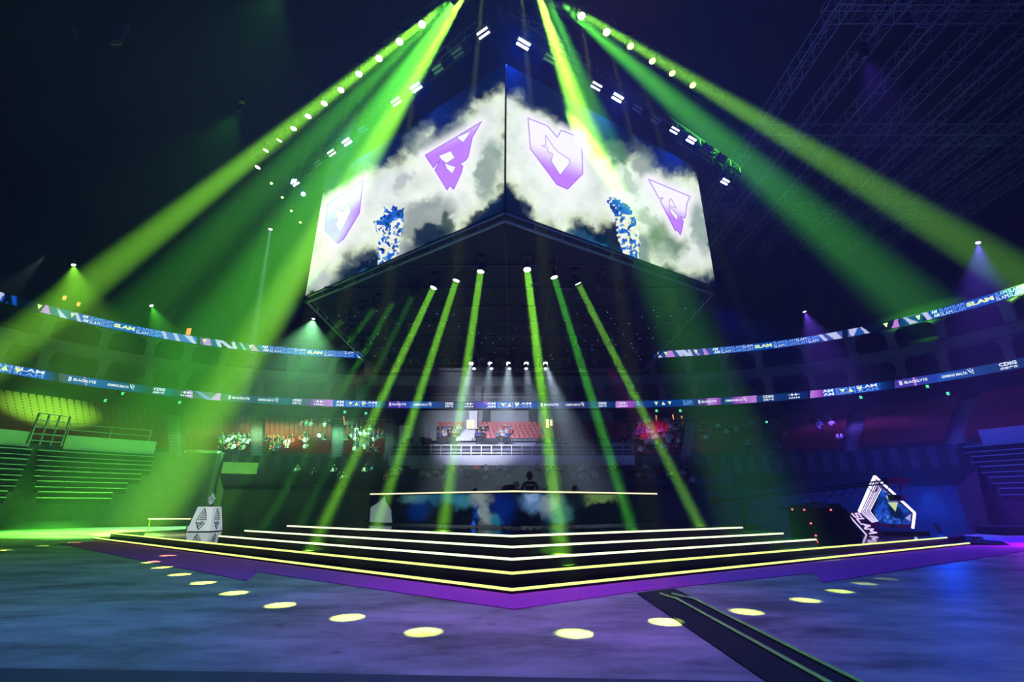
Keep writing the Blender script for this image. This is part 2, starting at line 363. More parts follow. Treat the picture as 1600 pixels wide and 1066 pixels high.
#PART2
# ------------------------------------------------------------------ the setting
mb = MB(); mb.box((0, 22, -.1), (170, 130, .2)); struct('floor', mb, M['floor'])
tiers = [(-21, 0), (-21, 2.9)]
LOWROWS = []
for i in range(8):
    o = -21 + i; h = 2.9 + .22 * i; tiers += [(o, h), (o + 1, h)]; LOWROWS.append((o + .5, h))
tiers += [(-13, 6.3)]
UPROWS = []
for i in range(14):
    o = -13 + i * .93; h = 6.3 + .4 * i; tiers += [(o, h), (o + .93, h)]; UPROWS.append((o + .5, h))
kU = tiers.index((-13, 6.3)); upper = [(-13, 0)] + tiers[kU:]; lower = tiers[:kU + 1]
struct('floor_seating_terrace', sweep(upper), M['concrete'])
sLa, sLb = s_of_px(1500, -21, 2), s_of_px(346, -21, 2)
mb = sweep(lower, sLa, sLb)
for s_ in (sLa, sLb):
    k_ = [bowl(t_of_s(s_), o_, h_) for o_, h_ in lower] + [bowl(t_of_s(s_), -13, 0)]; mb.add(k_, [tuple(range(len(k_)))])
struct('floor_lower_terrace', mb, M['shaded_concrete'])
struct('floor_concourse_slab', sweep([(0, 11.5), (3, 11.5)]), M['concrete'])
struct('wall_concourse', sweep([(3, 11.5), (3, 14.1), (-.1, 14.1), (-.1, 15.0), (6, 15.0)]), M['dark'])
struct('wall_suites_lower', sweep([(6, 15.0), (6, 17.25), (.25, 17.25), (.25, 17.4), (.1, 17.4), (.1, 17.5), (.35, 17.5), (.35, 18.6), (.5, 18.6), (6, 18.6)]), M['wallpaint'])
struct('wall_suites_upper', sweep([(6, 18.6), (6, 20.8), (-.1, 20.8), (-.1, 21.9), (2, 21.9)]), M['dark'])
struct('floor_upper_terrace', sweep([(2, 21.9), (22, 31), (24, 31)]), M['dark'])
struct('wall_outer', sweep([(24, 31), (24, 46)]), M['dark'])
mb = MB(); mb.box((0, 22, 46.2), (190, 150, .4)); struct('ceiling', mb, M['dark'])
mb = MB(); mb.box((0, -34, 23), (150, .5, 46)); struct('wall_back', mb, M['dark'])
# suite recess partitions glow a little lighter
# white ledge walls in front of the upper seats
def ledge(p0, p1, off, h0, h1, name, label, m='whitewall', px=True):
    s0, s1 = (s_of_px(p0, off, h0), s_of_px(p1, off, h0)); mb = sweep([(off, h0), (off, h1), (off + .25, h1), (off + .25, h0)], s1, s0, 30)
    o = mb.build(name, M[m]); return tag(o, kind='structure')
ledge(-60, 45, -13.2, 6.0, 7.15, 'wall_ledge', '')
ledge(98, 240, -13.2, 6.0, 7.15, 'wall_ledge', '')
ledge(1536, 1680, -13.2, 6.0, 7.15, 'wall_ledge', '')
ledge(346, 401, -19.2, 4.2, 5.1, 'wall_ledge', '')
# columns with flared heads between the suites
colmesh = {}
def column_mesh(H):
    mb = MB()
    for sy in (0,):
        n = 8; prof = [(.42, 0), (.42, H * .62)] + [(.42 + .75 * (1 - math.cos(math.pi / 2 * i / n)), H * .62 + H * .38 * math.sin(math.pi / 2 * i / n)) for i in range(1, n + 1)]
        poly = [(-x, z) for x, z in prof] + [(x, z) for x, z in prof[::-1]]
        mb.slab([(x, -.25, z) for x, z in poly], (0, .5, 0))
    return mb.mesh('column', [M['wallpaint']])
cm1, cm2 = column_mesh(2.3), column_mesh(2.2)
for h, me, pxs in ((14.98, cm1, [0, 68, 160, 233, 286, 345, 407, 458, 511, 562, 606, 655, 747, 838, 890, 938, 985, 1035, 1085, 1140, 1200, 1270, 1330, 1408, 1475, 1575]),
                   (18.6, cm2, [75, 165, 236, 294, 350, 402, 455, 520, 575, 1020, 1075, 1130, 1185, 1260, 1330, 1392, 1470, 1575])):
    for px in pxs:
        s = s_of_px(px, 0, h + 1); t = t_of_s(s); d = bowl(t_of_s(s + .5), .15, h) - bowl(t_of_s(s - .5), .15, h)
        o = link('column', me); o.location = bowl(t, .15, h); o.rotation_euler = (0, 0, math.atan2(d.y, d.x)); tag(o, kind='structure')
# railing along the suites and terraces
def railing(s0, s1, off, h, H, label, post=1.8, rails=2, group=None, name='railing'):
    a = bowl(t_of_s((s0 + s1) / 2), off, h); e = empty(name, a, label, 'railing', group)
    n = max(2, int((s1 - s0) / .8))
    ss = np.linspace(s0, s1, n)
    for k in range(rails):
        top = MB(); z = h + H * (k + 1) / rails; pts = [bowl(t_of_s(s), off, z) for s in ss]
        for p, q in zip(pts, pts[1:]): top.bar(p, q, .05)
        local(top, a).build('handrail', M['rail'], e)
    for s in np.linspace(s0, s1, max(2, int((s1 - s0) / post) + 1)):
        pm = MB(); p = bowl(t_of_s(s), off, h); pm.bar(p, p + Vector((0, 0, H)), .05); local(pm, a).build('post', M['rail'], e)
    return e
railing(s_of_px(980, 3 - .2, 11.5), s_of_px(615, 2.8, 11.5), -.05, 11.5, 1.0, 'long steel railing behind the centre seats under the low screen ribbon', 3.6) if False else None
railing(s_of_px(612, .1, 11.5), s_of_px(490, .1, 11.5), .1, 11.5, 1.0, 'steel railing above the crowded seats left of the centre stands', 2.6)
railing(s_of_px(1085, .1, 11.5), s_of_px(965, .1, 11.5), .1, 11.5, 1.0, 'steel railing above the purple-lit seats right of the centre stands', 2.6)
railing(s_of_px(1010, -.3, 15), s_of_px(590, -.3, 15), -.3, 15.0, 1.0, 'long suite balcony railing standing on the lower screen ribbon', 3.4)
railing(s_of_px(232, -13, 7.1), s_of_px(104, -13, 7.1), -13.05, 7.1, 1.0, 'thin railing on the white ledge wall above the folded bleachers at left', 2.8)
# ---- retracted bleacher steps with pale metal edges at both sides
def bleacher(p0s, off0, h0, rows, dh, do, label):
    mid = bowl(t_of_s(s_of_px(p0s[0][0], off0, h0)), off0, h0); e = empty('folded_bleacher', mid, label, 'bleacher', 'folded bleachers at the sides of the hall')
    for i in range(rows):
        a, b = p0s[min(i, len(p0s) - 1)]; off = off0 - do * i; h = h0 - dh * i
        mb = MB(); s0, s1 = s_of_px(b, off, h), s_of_px(a, off, h)
        sweep([(off - .05, h), (off - .05, h + .07), (off + .45, h + .07), (off + .45, h)], s0, s1, 24, mb, 0)
        sweep([(off - .1, h - .42), (off - .1, h - .36), (off + .35, h - .36), (off + .35, h - .42)], s0, s1, 24, mb, 0)
        local(mb, mid).build('step_edge', M['rail'], e)
        mb = MB(); sweep([(off + .1, h), (off + .1, h - dh * 1.05)], s0, s1, 24, mb, 0); local(mb, mid).build('step_riser', M['dark'], e)
    return e
bleacher([(60, 240), (58, 238), (56, 222), (58, 200), (60, 176)], -13.6, 5.75, 5, .78, .5, 'dark folded bleacher with pale step edges under the long white ledge at left')
bleacher([(-70, 50), (-70, 44), (-70, 36), (-70, 28), (-70, 12)], -13.6, 5.75, 5, .78, .5, 'dark folded bleacher cut off by the left edge of the photo')
bleacher([(1505, 1680), (1517, 1680), (1530, 1680), (1545, 1680), (1560, 1680)], -13.6, 5.9, 5, .78, .5, 'blue-lit folded bleacher with pale step edges at the far right')
# ---- big pale panel below the left bleachers, and a scaffold grid
a = at(62, 822, h=0); Yp = a.y
Yp -= .8; pts = [at(48, 819, Y=Yp + 0), at(163, 814, Y=Yp + 1.3), at(178, 758, Y=Yp + 1.3), at(68, 756, Y=Yp + 0)]
for p in pts[:2]: p.z = 0
e = empty('wall_panel', pts[0], 'large pale rectangular panel standing under the folded bleachers at left', 'panel')
mb = MB(); mb.slab(pts, (0, .3, 0)); local(mb, pts[0]).build('board', M['whitewall'], e)
mb = MB(); q0 = at(157, 783, Y=Yp + 1.0); mb.box(q0, (.75, .08, .5)); local(mb, pts[0]).build('notice', M['white'], e)
p = at(98, 823, h=0); p.y -= 1.2; e = empty('equipment_case', p, 'dark equipment case on the floor in front of the large pale panel', 'case')
mb = MB(); mb.box((0, 0, .55), (1.3, .8, .9)); mb.box((0, 0, 1.02), (1.34, .84, .05)); mb.build('body', M['black'], e)
mb = MB(); [mb.tube((x, y, 0), (x, y, .1), .05) for x in (-.5, .5) for y in (-.3, .3)]; mb.build('caster', M['darkmetal'], e)
s0, s1 = s_of_px(100, -13.4, 7.0), s_of_px(50, -13.4, 7.0); mid = bowl(t_of_s((s0 + s1) / 2), -13.4, 6.2)
mb = MB()
for s in np.linspace(s0, s1, 4): p = bowl(t_of_s(s), -13.4, 6.2); mb.bar(p, p + Vector((0, 0, 2.4)), .1)
for z in np.linspace(6.5, 8.6, 5):
    pts = [bowl(t_of_s(s), -13.4, z) for s in np.linspace(s0, s1, 6)]
    for p, q in zip(pts, pts[1:]): mb.bar(p, q, .07)
e = tag(local(mb, mid).build('access_gate', M['rail']), 'metal gate of square bars standing in the gap between the two white ledges at left', 'gate'); e.location = mid
# ---- tunnel canopy with dark red fascia and exit sign, left
pa, pb = at(243, 707, Y=44.5), at(343, 713, Y=44.5)
e = empty('tunnel_canopy', (pa.x, 44.5, 0), 'entrance tunnel canopy with dark red fascia and pale top edge at left', 'canopy')
o = Vector((pa.x, 44.5, 0)); wd = pb.x - pa.x
mb = MB(); mb.box((wd / 2, -.1, pa.z), (wd, .7, .22)); mb.build('top_edge', M['white'], e)
mb = MB(); mb.box((wd / 2, .15, pa.z - .75), (wd, .3, 1.3)); mb.build('fascia', mat('dark_red_fascia', (.22, .03, .02), .7), e)
mb = MB(); mb.box((wd, .2, pa.z / 2), (.5, .6, pa.z)); mb.build('post', M['wallpaint'], e); mb = MB(); mb.box((0, .2, pa.z / 2), (.4, .6, pa.z)); mb.build('post', M['wallpaint'], e)
mb = MB(); r_ = .42; cx, cz = wd * .33, pa.z - .75
for k in range(20):
    a0, a1 = 2 * math.pi * k / 20, 2 * math.pi * (k + 1) / 20; mb.bar((cx + r_ * math.cos(a0), -.02, cz + r_ * math.sin(a0)), (cx + r_ * math.cos(a1), -.02, cz + r_ * math.sin(a1)), .05)
for dz in (-.15, .1): mb.bar((cx - .2, -.02, cz + dz), (cx + .2, -.02, cz + dz + .08), .06)
mb.bar((cx, -.02, cz - .3), (cx, -.02, cz + .3), .06)
for k in range(4):
    bx = cx + 1.0 + k * .75; mb.bar((bx - .2, -.02, cz), (bx + .2, -.02, cz), .06); mb.bar((bx, -.02, cz - .22), (bx, -.02, cz + .22), .06); mb.bar((bx - .18, -.02, cz - .22), (bx + .18, -.02, cz - .2), .05)
mb.build('emblem', mat('dull_gold_letters', (.4, .35, .2), .5), e)
def exit_sign(px, py, Y, lab, w=.55):
    p = at(px, py, Y=Y); e = empty('exit_sign', p, lab, 'exit sign', 'green exit signs around the stands')
    mb = MB(); mb.box((0, .05, 0), (w + .08, .1, .36)); mb.build('housing', M['black'], e)
    mb = MB(); mb.box((0, -.01, 0), (w, .03, .28)); mb.build('lit_face', M['green_sign'], e)
    mb = MB(); mb.box((-.08, -.035, .0), (.05, .02, .16)); mb.box((-.08, -.035, .1), (.06, .02, .05)); mb.box((-.03, -.035, -.08), (.05, .02, .08)); mb.box((.12, -.035, 0), (.1, .02, .2)); mb.build('pictogram', M['white'], e)
exit_sign(282, 757, 44.2, 'green exit sign inside the red tunnel canopy at left', .8)
for px, py, lab in [(165, 626, 'small green exit sign above the far left seats, nearest the photo edge'), (192, 615, 'green exit sign just under the left ribbon by the Gaming Malta words'), (281, 629, 'green exit sign under the ribbon beside the diamond logo at left'),
                    (539, 644, 'green exit sign above the orange corridor light left of centre'), (572, 646, 'green exit sign under the lower ribbon, second left of the centre stands'),
                    (1026, 642, 'green exit sign above the purple-lit seats, the one nearer the centre'), (1063, 642, 'green exit sign above the purple-lit seats, the one farther right'),
                    (1198, 660, 'lone green exit sign low above the dark seats right of centre'), (1345, 621, 'green exit sign below the lettered ribbon at right'), (1449, 604, 'green exit sign under the ribbon near the right edge'), (1481, 615, 'rightmost green exit sign below the ribbon')]:
    t = t_of_s(s_of_px(px, -.5, 13)); exit_sign(px, py, bowl(t, -1.4, 13).y, lab, .3)
for px, y0, y1, lab in [(537, 651, 664, 'narrow orange corridor light left of the centre stands'), (1025, 649, 663, 'orange corridor light beside the purple-lit seats, nearest the centre'), (1051, 648, 656, 'short orange corridor light above the purple-lit seats'), (1065, 650, 667, 'orange corridor light right of the purple-lit seats')]:
    t = t_of_s(s_of_px(px, 2, 12)); Y = bowl(t, 2.7, 12).y; a = at(px, y0, Y=Y); b = at(px + 1.5, y1, Y=Y)
    a.z = min(a.z, 13.9); b.z = max(b.z, 11.5); mb = MB(); mb.bar(a, b, .16, .1); o = mb.build('corridor_light', M['orange']); tag(o, lab, 'light', 'orange corridor lights')
# upper concourse lights seen above the upper ribbon
for px, py, w, lab in [(100, 465, .22, 'small orange lit doorway above the upper left ribbon'), (122, 475, .2, 'tiny warm light above the upper left ribbon lettering'), (294, 518, .4, 'orange lit doorway above the upper ribbon left of centre')]:
    t = t_of_s(s_of_px(px, 1.5, 22)); p = at(px, py, Y=bowl(t, 1.5, 22).y); mb = MB(); mb.box((0, 0, 0), (w, .1, w * 2)); mb.box((0, .1, 0), (w * 1.3, .1, w * 2.3)); o = mb.build('doorway_light', M['orange']); o.location = p; tag(o, lab, 'light')

# ------------------------------------------------------------------ centre media stand
YC = 47.4
def X_at(px, Y, z):  # lateral place at that column for known depth and height
    zc = Y * CT + (z - HC) * ST; return (px - 800) / F * zc
x0, x1 = X_at(607, YC, 6), X_at(992, YC, 6)
mb = MB(); mb.box(((x0 + x1) / 2, YC + .2, 6.0), (x1 - x0, .4, 1.0)); struct('wall_media_stand', mb, M['whitewall'])
mb = MB(); mb.box(((X_at(612, YC, 5) + X_at(688, YC, 5)) / 2 + 1.0, YC + .1, 5.1), (X_at(688, YC, 5) - X_at(655, YC, 5) + 1.2, .3, .8)); mb.box((X_at(919, YC, 5), YC + .1, 5.1), (X_at(932, YC, 5) - X_at(905, YC, 5), .3, .8)); struct('wall_media_stand_step', mb, M['whitewall'])
mb = MB(); mb.box(((x0 + x1) / 2, YC + .5, 6.97), (x1 - x0 - .6, .12, .95)); struct('wall_media_parapet', mb, M['dark'])
mb = MB(); mb.box(((x0 + x1) / 2, YC + 2.2, 7.1), (x1 - x0 - .4, 3.6, .2)); mb.box(((x0 + x1) / 2, YC + 3.9, 7.75), (x1 - x0 - .8, .2, 1.4)); mb.box(((x0 + x1) / 2, YC + 4.4, 8.35), (x1 - x0 - .8, 1.2, .2)); struct('floor_media_deck', mb, M['wallpaint'])
MEDROWS = []
mb = MB()
for i in range(5):
    y = YC + 4.5 + i * .8; h = 8.45 + i * .5; MEDROWS.append((y + .5, h)); mb.box(((x0 + x1) / 2, y + 3, h / 2 + 3), (x1 - x0 - .8, 6, h - 6))
struct('floor_media_seating', mb, M['wallpaint'])
s0, s1 = X_at(660, 57, 10), X_at(990, 57, 10)
mb = MB(); mb.box(((x0 + x1) / 2, YC + 8.8, 11.4), (x1 - x0, .3, 2.8)); struct('wall_media_rear', mb, M['wallpaint'])
for px0, px1, lab in ((752, 767, 'dark doorway behind the centre seats just right of the white block'), (825, 840, 'dark doorway behind the centre seats at their right end'), (768, 777, 'pale panel')):
    pass
for px, w in ((760, 13), (833, 14)):
    a, b = X_at(px - w / 2, YC + 8.5, 11.8), X_at(px + w / 2, YC + 8.5, 11.8); mb = MB(); mb.box(((a + b) / 2, YC + 8.6, 11.8), (b - a, .2, 2.0)); mb2 = mb
    o = mb.build('door_%d' % (1 if px < 800 else 2), M['dark']); o['kind'] = 'structure'
# railing of the media deck
e = empty('railing', ((x0 + x1) / 2, YC + .4, 6.4), 'long thin railing on the dark parapet of the centre media stand', 'railing')
for z in (.35, 1.15): mb = MB(); mb.bar((x0 - (x0 + x1) / 2, -.05, z), (x1 - (x0 + x1) / 2, -.05, z), .05); mb.build('handrail', M['rail'], e)
n = 24
for i in range(n + 1):
    mb = MB(); x = (x0 - x1) / 2 + (x1 - x0) * i / n; mb.bar((x, -.05, 0), (x, -.05, 1.15), .05); mb.build('post', M['rail'], e)
# white stair block and stairs left of the seats
mb = MB(); a, b = X_at(640, 53, 9), X_at(664, 53, 9); mb.box(((a + b) / 2, YC + 3.7, 9.0), (b - a + 1.5, .4, 2.2)); o = mb.build('stair_wall', M['wallpaint']); tag(o, 'pale concrete stair wall at the left end of the centre media stand', 'wall block')
mb = MB(); a, b = X_at(738, 59, 12), X_at(750, 59, 12); mb.box(((a + b) / 2, YC + 7.6, 11.3), (b - a, 1.2, 2.1)); mb.box(((a + b) / 2, YC + 7.6, 12.35), (b - a + .1, 1.3, .1)); o = mb.build('kiosk_block', M['whitewall']); tag(o, 'bright white block standing at the top of the centre stairs', 'wall block')
mb = MB(); p = at(735, 663, Y=YC + 7.0); mb.box(p, (.9, .2, 1.0)); o = mb.build('lit_doorway', M['warm']); tag(o, 'warm yellow lit doorway beside the bright white block', 'doorway')
mb = MB(); p = at(858, 662, Y=YC + 7.0); mb.box(p + Vector((-.2, 0, 0)), (.35, .2, 1.0)); mb.box(p + Vector((.25, 0, .1)), (.3, .2, .7)); o = mb.build('lit_doorway', M['warm']); tag(o, 'warm yellow lit doorway right of the red centre seats', 'doorway')
mb = MB(); a = X_at(727, 56, 10)
for i in range(9): mb.box((a + .12 * i, YC + 4.5 + i * .42, 8.35 + .15 * i + .05), (1.7, .5, .34 + .3 * i * .5))
o = mb.build('stairs', M['whitewall']); tag(o, 'flight of pale stairs between the red centre seats', 'stairs')
# aisles as light stair strips climbing the terraces
def aisle(px, lab, w=1.3, mm='wallpaint', lo=False):
    s = s_of_px(px, -.3, 11.6); mb = MB(); t0, t1 = t_of_s(s - w / 2), t_of_s(s + w / 2)
    for i, (o, h) in enumerate((LOWROWS if lo else []) + UPROWS):
        for dz, dd in ((.04, 0), (.22, .24)):
            a, b = bowl(t0, o - .5 + dd, h), bowl(t1, o - .5 + dd, h); c, d = bowl(t1, o + .44, h), bowl(t0, o + .44, h); z = h + dz
            mb.add([(*v.xy, z) for v in (a, b, c, d)] + [(*v.xy, h - .3) for v in (a, b, c, d)], [(0, 3, 2, 1), (0, 1, 5, 4), (1, 2, 6, 5), (2, 3, 7, 6), (3, 0, 4, 7)])
    org = bowl(t_of_s(s), -7, 8); o = local(mb, org).build('aisle_stairs', M[mm]); o.location = org; return tag(o, lab, 'stairs', 'aisle stairs in the stands')
AISLES = [(528, 'pale aisle stairs between the dim left seats and the crowded block'), (608, 'aisle stairs beside the left end of the centre media stand'), (972, 'blue-lit aisle stairs between the centre stand and the purple-lit seats'), (1080, 'aisle stairs right of the purple-lit seats'), (1345, 'dim aisle stairs in the dark stands at right'), (1210, 'dim aisle stairs in the dark stands right of the second block'), (400, 'aisle stairs in the dim stands left of the crowded block'), (270, 'aisle stairs in the far left stands above the tunnel'), (1520, 'blue aisle stairs beside the red seats at the far right')]
for px, lab in AISLES: aisle(px, lab)

# ------------------------------------------------------------------ lettered screen ribbons
def text_mesh(txt, bold=0.):
    c = bpy.data.curves.new('t', 'FONT'); c.body = txt; c.size = 1; c.offset = bold; c.resolution_u = 2
    o = bpy.data.objects.new('t', c); COL.objects.link(o); dg = bpy.context.evaluated_depsgraph_get(); dg.update()
    me = bpy.data.meshes.new_from_object(o.evaluated_get(dg)); bpy.data.objects.remove(o)
    v = np.array([list(p.co)[:2] for p in me.vertices]) if len(me.vertices) else np.zeros((0, 2)); f = [list(p.vertices) for p in me.polygons]
    bpy.data.meshes.remove(me); return v, f
_tc = {}
def put_text(parent, txt, px0, px1, f0, f1, H0, H1, m, bold=.0, name='lettering', off=-.3):
    """lettering lying on the ribbon between two photo columns and two height fractions"""
    k = (txt, bold)
    if k not in _tc: _tc[k] = text_mesh(txt, bold)
    v, f = _tc[k]
    if not len(v): return
    s0 = s_of_px(px0, off, H0); s1 = s_of_px(px1, off, H0); lo, hi = v.min(0), v.max(0)
    s = s0 + (s1 - s0) * (v[:, 0] - lo[0]) / (hi[0] - lo[0]); h = H0 + (H1 - H0) * (f0 + (f1 - f0) * (v[:, 1] - lo[1]) / (hi[1] - lo[1]))
    loc = parent.location; P = [bowl(t_of_s(a), off, b) - loc for a, b in zip(s, h)]
    mb = MB(); mb.add(P, f); return mb.build(name, m, parent)
def put_poly(parent, pts, H0, H1, m, name='emblem', off=-.31):
    """pts = (photo column, height fraction)"""
    mb = MB(); mb.add([bowl(t_of_s(s_of_px(x, off, H0)), off, H0 + (H1 - H0) * f) - parent.location for x, f in pts], [tuple(range(len(pts)))]); return mb.build(name, m, parent)
def ribbon(H0, H1, label, painter):
    org = bowl(R(90), -.2, H0); e = empty('led_ribbon', org, label, 'led screen')
    mb = sweep([(-.15, H0 - .06), (-.15, H1 + .06), (.1, H1 + .06), (.1, H0 - .06), (-.15, H0 - .06)]); local(mb, org).build('housing', M['black'], e)
    nu, nv = 2600, 14; ss = np.linspace(_ss[-1], 0, nu); P = np.zeros((nu, nv, 3))
    for i, s in enumerate(ss):
        b = bowl(t_of_s(s), -.2, 0); P[i, :, 0] = b.x; P[i, :, 1] = b.y; P[i, :, 2] = np.linspace(H0, H1, nv)
    X, _ = proj(P); fr = np.broadcast_to(np.linspace(0, 1, nv), X.shape); X = np.where(P[..., 1] < 14, np.where(P[..., 0] < 0, -500, 2100), X)
    led_surface('led_panel', P, painter(X, fr), e); return e
def grad(C, X, x0, x1, c0, c1):
    t = np.clip((X - x0) / (x1 - x0), 0, 1)[..., None]; k = ((X >= x0) & (X < x1))[..., None]
    return np.where(k, np.array(c0) * (1 - t) + np.array(c1) * t, C)
def quad(C, X, f, xb0, xb1, xt0, xt1, c):
    """slanted bar: bottom edge xb0..xb1, top edge xt0..xt1"""
    k = (X > xb0 + (xt0 - xb0) * f) & (X < xb1 + (xt1 - xb1) * f); return np.where(k[..., None], np.array(c), C)
NAVY, BLUE, MID, DK, PUR, LIL, PALE = (.0, .02, .12), (.0, .09, .55), (.01, .06, .3), (.0, .004, .015), (.28, .02, .5), (.6, .25, .8), (.6, .65, .95)
TEAL = (.0, .08, .16)
SLAML = [(-60, 70), (523, 590), (760, 832), (1286, 1375)]
def paint_lower(X, f):
    C = np.zeros(X.shape + (3,)); C[:] = NAVY
    C = grad(C, X, -80, 72, BLUE, BLUE); C = grad(C, X, 72, 92, MID, DK); C = grad(C, X, 92, 104, (.05, .07, .09), (.08, .07, .15)); C = grad(C, X, 104, 150, (.02, .08, .3), (.01, .1, .45)); C = grad(C, X, 150, 215, (.01, .1, .42), TEAL)
    C = grad(C, X, 215, 238, TEAL, DK); C = grad(C, X, 238, 270, TEAL, TEAL); C = grad(C, X, 270, 292, (.0, .03, .06), (.05, .03, .12)); C = grad(C, X, 292, 301, PUR, LIL); C = grad(C, X, 301, 345, (.04, .05, .12), (.1, .1, .2))
    C = quad(C, X, f, 322, 332, 305, 312, (.2, .25, .8)); C = quad(C, X, f, 328, 344, 340, 346, LIL)
    C = grad(C, X, 346, 455, (.02, .08, .12), TEAL); C = grad(C, X, 455, 485, (.01, .05, .14), (.08, .06, .2)); C = grad(C, X, 485, 520, (.15, .03, .35), LIL); C = grad(C, X, 520, 590, BLUE, BLUE)
    C = grad(C, X, 590, 606, (.0, .09, .3), DK); C = grad(C, X, 606, 640, (.08, .02, .35), (.03, .08, .5)); C = grad(C, X, 640, 700, (.02, .12, .55), (.01, .04, .14)); C = grad(C, X, 700, 726, NAVY, NAVY); C = grad(C, X, 726, 742, NAVY, NAVY)
    C = grad(C, X, 742, 762, (.1, .02, .3), (.5, .12, .75)); C = quad(C, X, f, 748, 770, 738, 752, (.04, .06, .5)); C = grad(C, X, 762, 842, (.0, .12, .62), (.0, .06, .35))
    C = grad(C, X, 842, 935, (.03, .03, .14), (.02, .05, .2)); C = grad(C, X, 935, 962, (.01, .06, .25), NAVY); C = grad(C, X, 962, 992, LIL, PUR); C = grad(C, X, 992, 1086, (.0, .04, .22), (.0, .05, .3))
    C = grad(C, X, 1086, 1105, NAVY, (.1, .03, .3)); C = grad(C, X, 1105, 1126, LIL, PUR); C = grad(C, X, 1126, 1145, NAVY, MID); C = grad(C, X, 1145, 1182, PUR, LIL); C = grad(C, X, 1182, 1262, (.01, .05, .2), NAVY)
    C = grad(C, X, 1262, 1266, DK, DK); C = grad(C, X, 1266, 1286, LIL, PUR); C = grad(C, X, 1286, 1376, BLUE, BLUE); C = grad(C, X, 1376, 1398, (.0, .04, .22), DK); C = grad(C, X, 1398, 1465, (.08, .04, .4), (.01, .06, .42))
    C = grad(C, X, 1465, 1540, (.01, .1, .5), (.01, .05, .2)); C = grad(C, X, 1540, 1700, (.01, .05, .2), NAVY)
    C = quad(C, X, f, 1430, 1433, 1425, 1428, LIL); C = quad(C, X, f, 134, 136, 131, 133, LIL); C = quad(C, X, f, 624, 625.5, 621, 623, LIL)
    return C
def paint_upper(X, f):
    C = np.zeros(X.shape + (3,)); C[:] = DK
    C = grad(C, X, -80, 26, (.05, .1, .6), BLUE); C = quad(C, X, f, 4, 10, 8, 15, DK); C = quad(C, X, f, -40, -2, -30, 8, PALE); C = quad(C, X, f, 12, 20, 6, 18, DK)
    C = grad(C, X, 56, 76, DK, (.0, .02, .05)); C = quad(C, X, f, 63, 79, 72, 76, LIL); C = grad(C, X, 79, 122, (.0, .06, .22), (.0, .1, .3)); C = quad(C, X, f, 94, 106, 89, 90, PALE); C = grad(C, X, 122, 272, BLUE, (.0, .1, .62))
    C = quad(C, X, f, 121, 128, 117, 122, PALE); C = grad(C, X, 254, 308, (.1, .2, .7), (.02, .15, .6)); C = quad(C, X, f, 258, 262, 252, 258, PALE); C = quad(C, X, f, 276, 282, 270, 276, PALE); C = quad(C, X, f, 300, 307, 287, 300, PALE)
    C = grad(C, X, 308, 313, DK, DK); C = grad(C, X, 313, 332, (.2, .05, .35), (.05, .05, .3)); C = quad(C, X, f, 318, 330, 321, 328, LIL); C = grad(C, X, 332, 343, (.0, .07, .3), (.0, .07, .25)); C = quad(C, X, f, 341, 347, 336, 343, PALE); C = quad(C, X, f, 357, 366, 340, 349, PALE); C = quad(C, X, f, 364, 371, 362, 367, PALE)
    C = grad(C, X, 371, 405, (.0, .04, .08), (.01, .05, .15)); C = quad(C, X, f, 381, 386, 374, 377, (.3, .5, .7)); C = quad(C, X, f, 392, 405, 394, 396, (.5, .3, .6)); C = grad(C, X, 405, 566, (.0, .1, .5), BLUE); C = quad(C, X, f, 560, 564, 556, 559, PALE)
    C = grad(C, X, 1015, 1112, (.0, .05, .25), (.05, .06, .4)); C = quad(C, X, f, 1029, 1035, 1024, 1026, PALE); C = quad(C, X, f, 1040, 1055, 1044, 1050, LIL); C = quad(C, X, f, 1063, 1068, 1055, 1061, PALE); C = quad(C, X, f, 1070, 1080, 1060, 1070, PALE); C = quad(C, X, f, 1078, 1083, 1074, 1078, PALE)
    C = quad(C, X, f, 1090, 1094, 1084, 1086, LIL); C = quad(C, X, f, 1100, 1108, 1098, 1101, LIL); C = grad(C, X, 1112, 1282, (.0, .1, .5), BLUE); C = grad(C, X, 1282, 1330, (.02, .08, .35), (.1, .12, .6)); C = quad(C, X, f, 1288, 1294, 1278, 1284, PALE); C = quad(C, X, f, 1304, 1316, 1290, 1306, PALE)
    C = grad(C, X, 1316, 1325, DK, (.0, .02, .1)); C = quad(C, X, f, 1330, 1359, 1325, 1346, PALE); C = quad(C, X, f, 1334, 1352, 1340, 1344, (.02, .1, .5)); C = grad(C, X, 1360, 1384, DK, DK)
    C = grad(C, X, 1384, 1395, DK, DK); C = quad(C, X, f, 1393, 1405, 1398, 1403, LIL); C = grad(C, X, 1406, 1442, (.0, .06, .22), (.0, .08, .26)); C = quad(C, X, f, 1422, 1435, 1411, 1414, PALE); C = grad(C, X, 1447, 1720, BLUE, BLUE); C = quad(C, X, f, 1449, 1457, 1440, 1448, PALE); C = quad(C, X, f, 1585, 1620, 1588, 1625, PALE)
    return C
LH0, LH1, UH0, UH1 = 14.02, 14.92, 20.88, 21.8
rl = ribbon(LH0, LH1, 'long curved lower screen ribbon with sponsor names running round the stands', paint_lower)
ru = ribbon(UH0, UH1, 'upper curved screen ribbon with repeated SLAM lettering high on the stands', paint_upper)
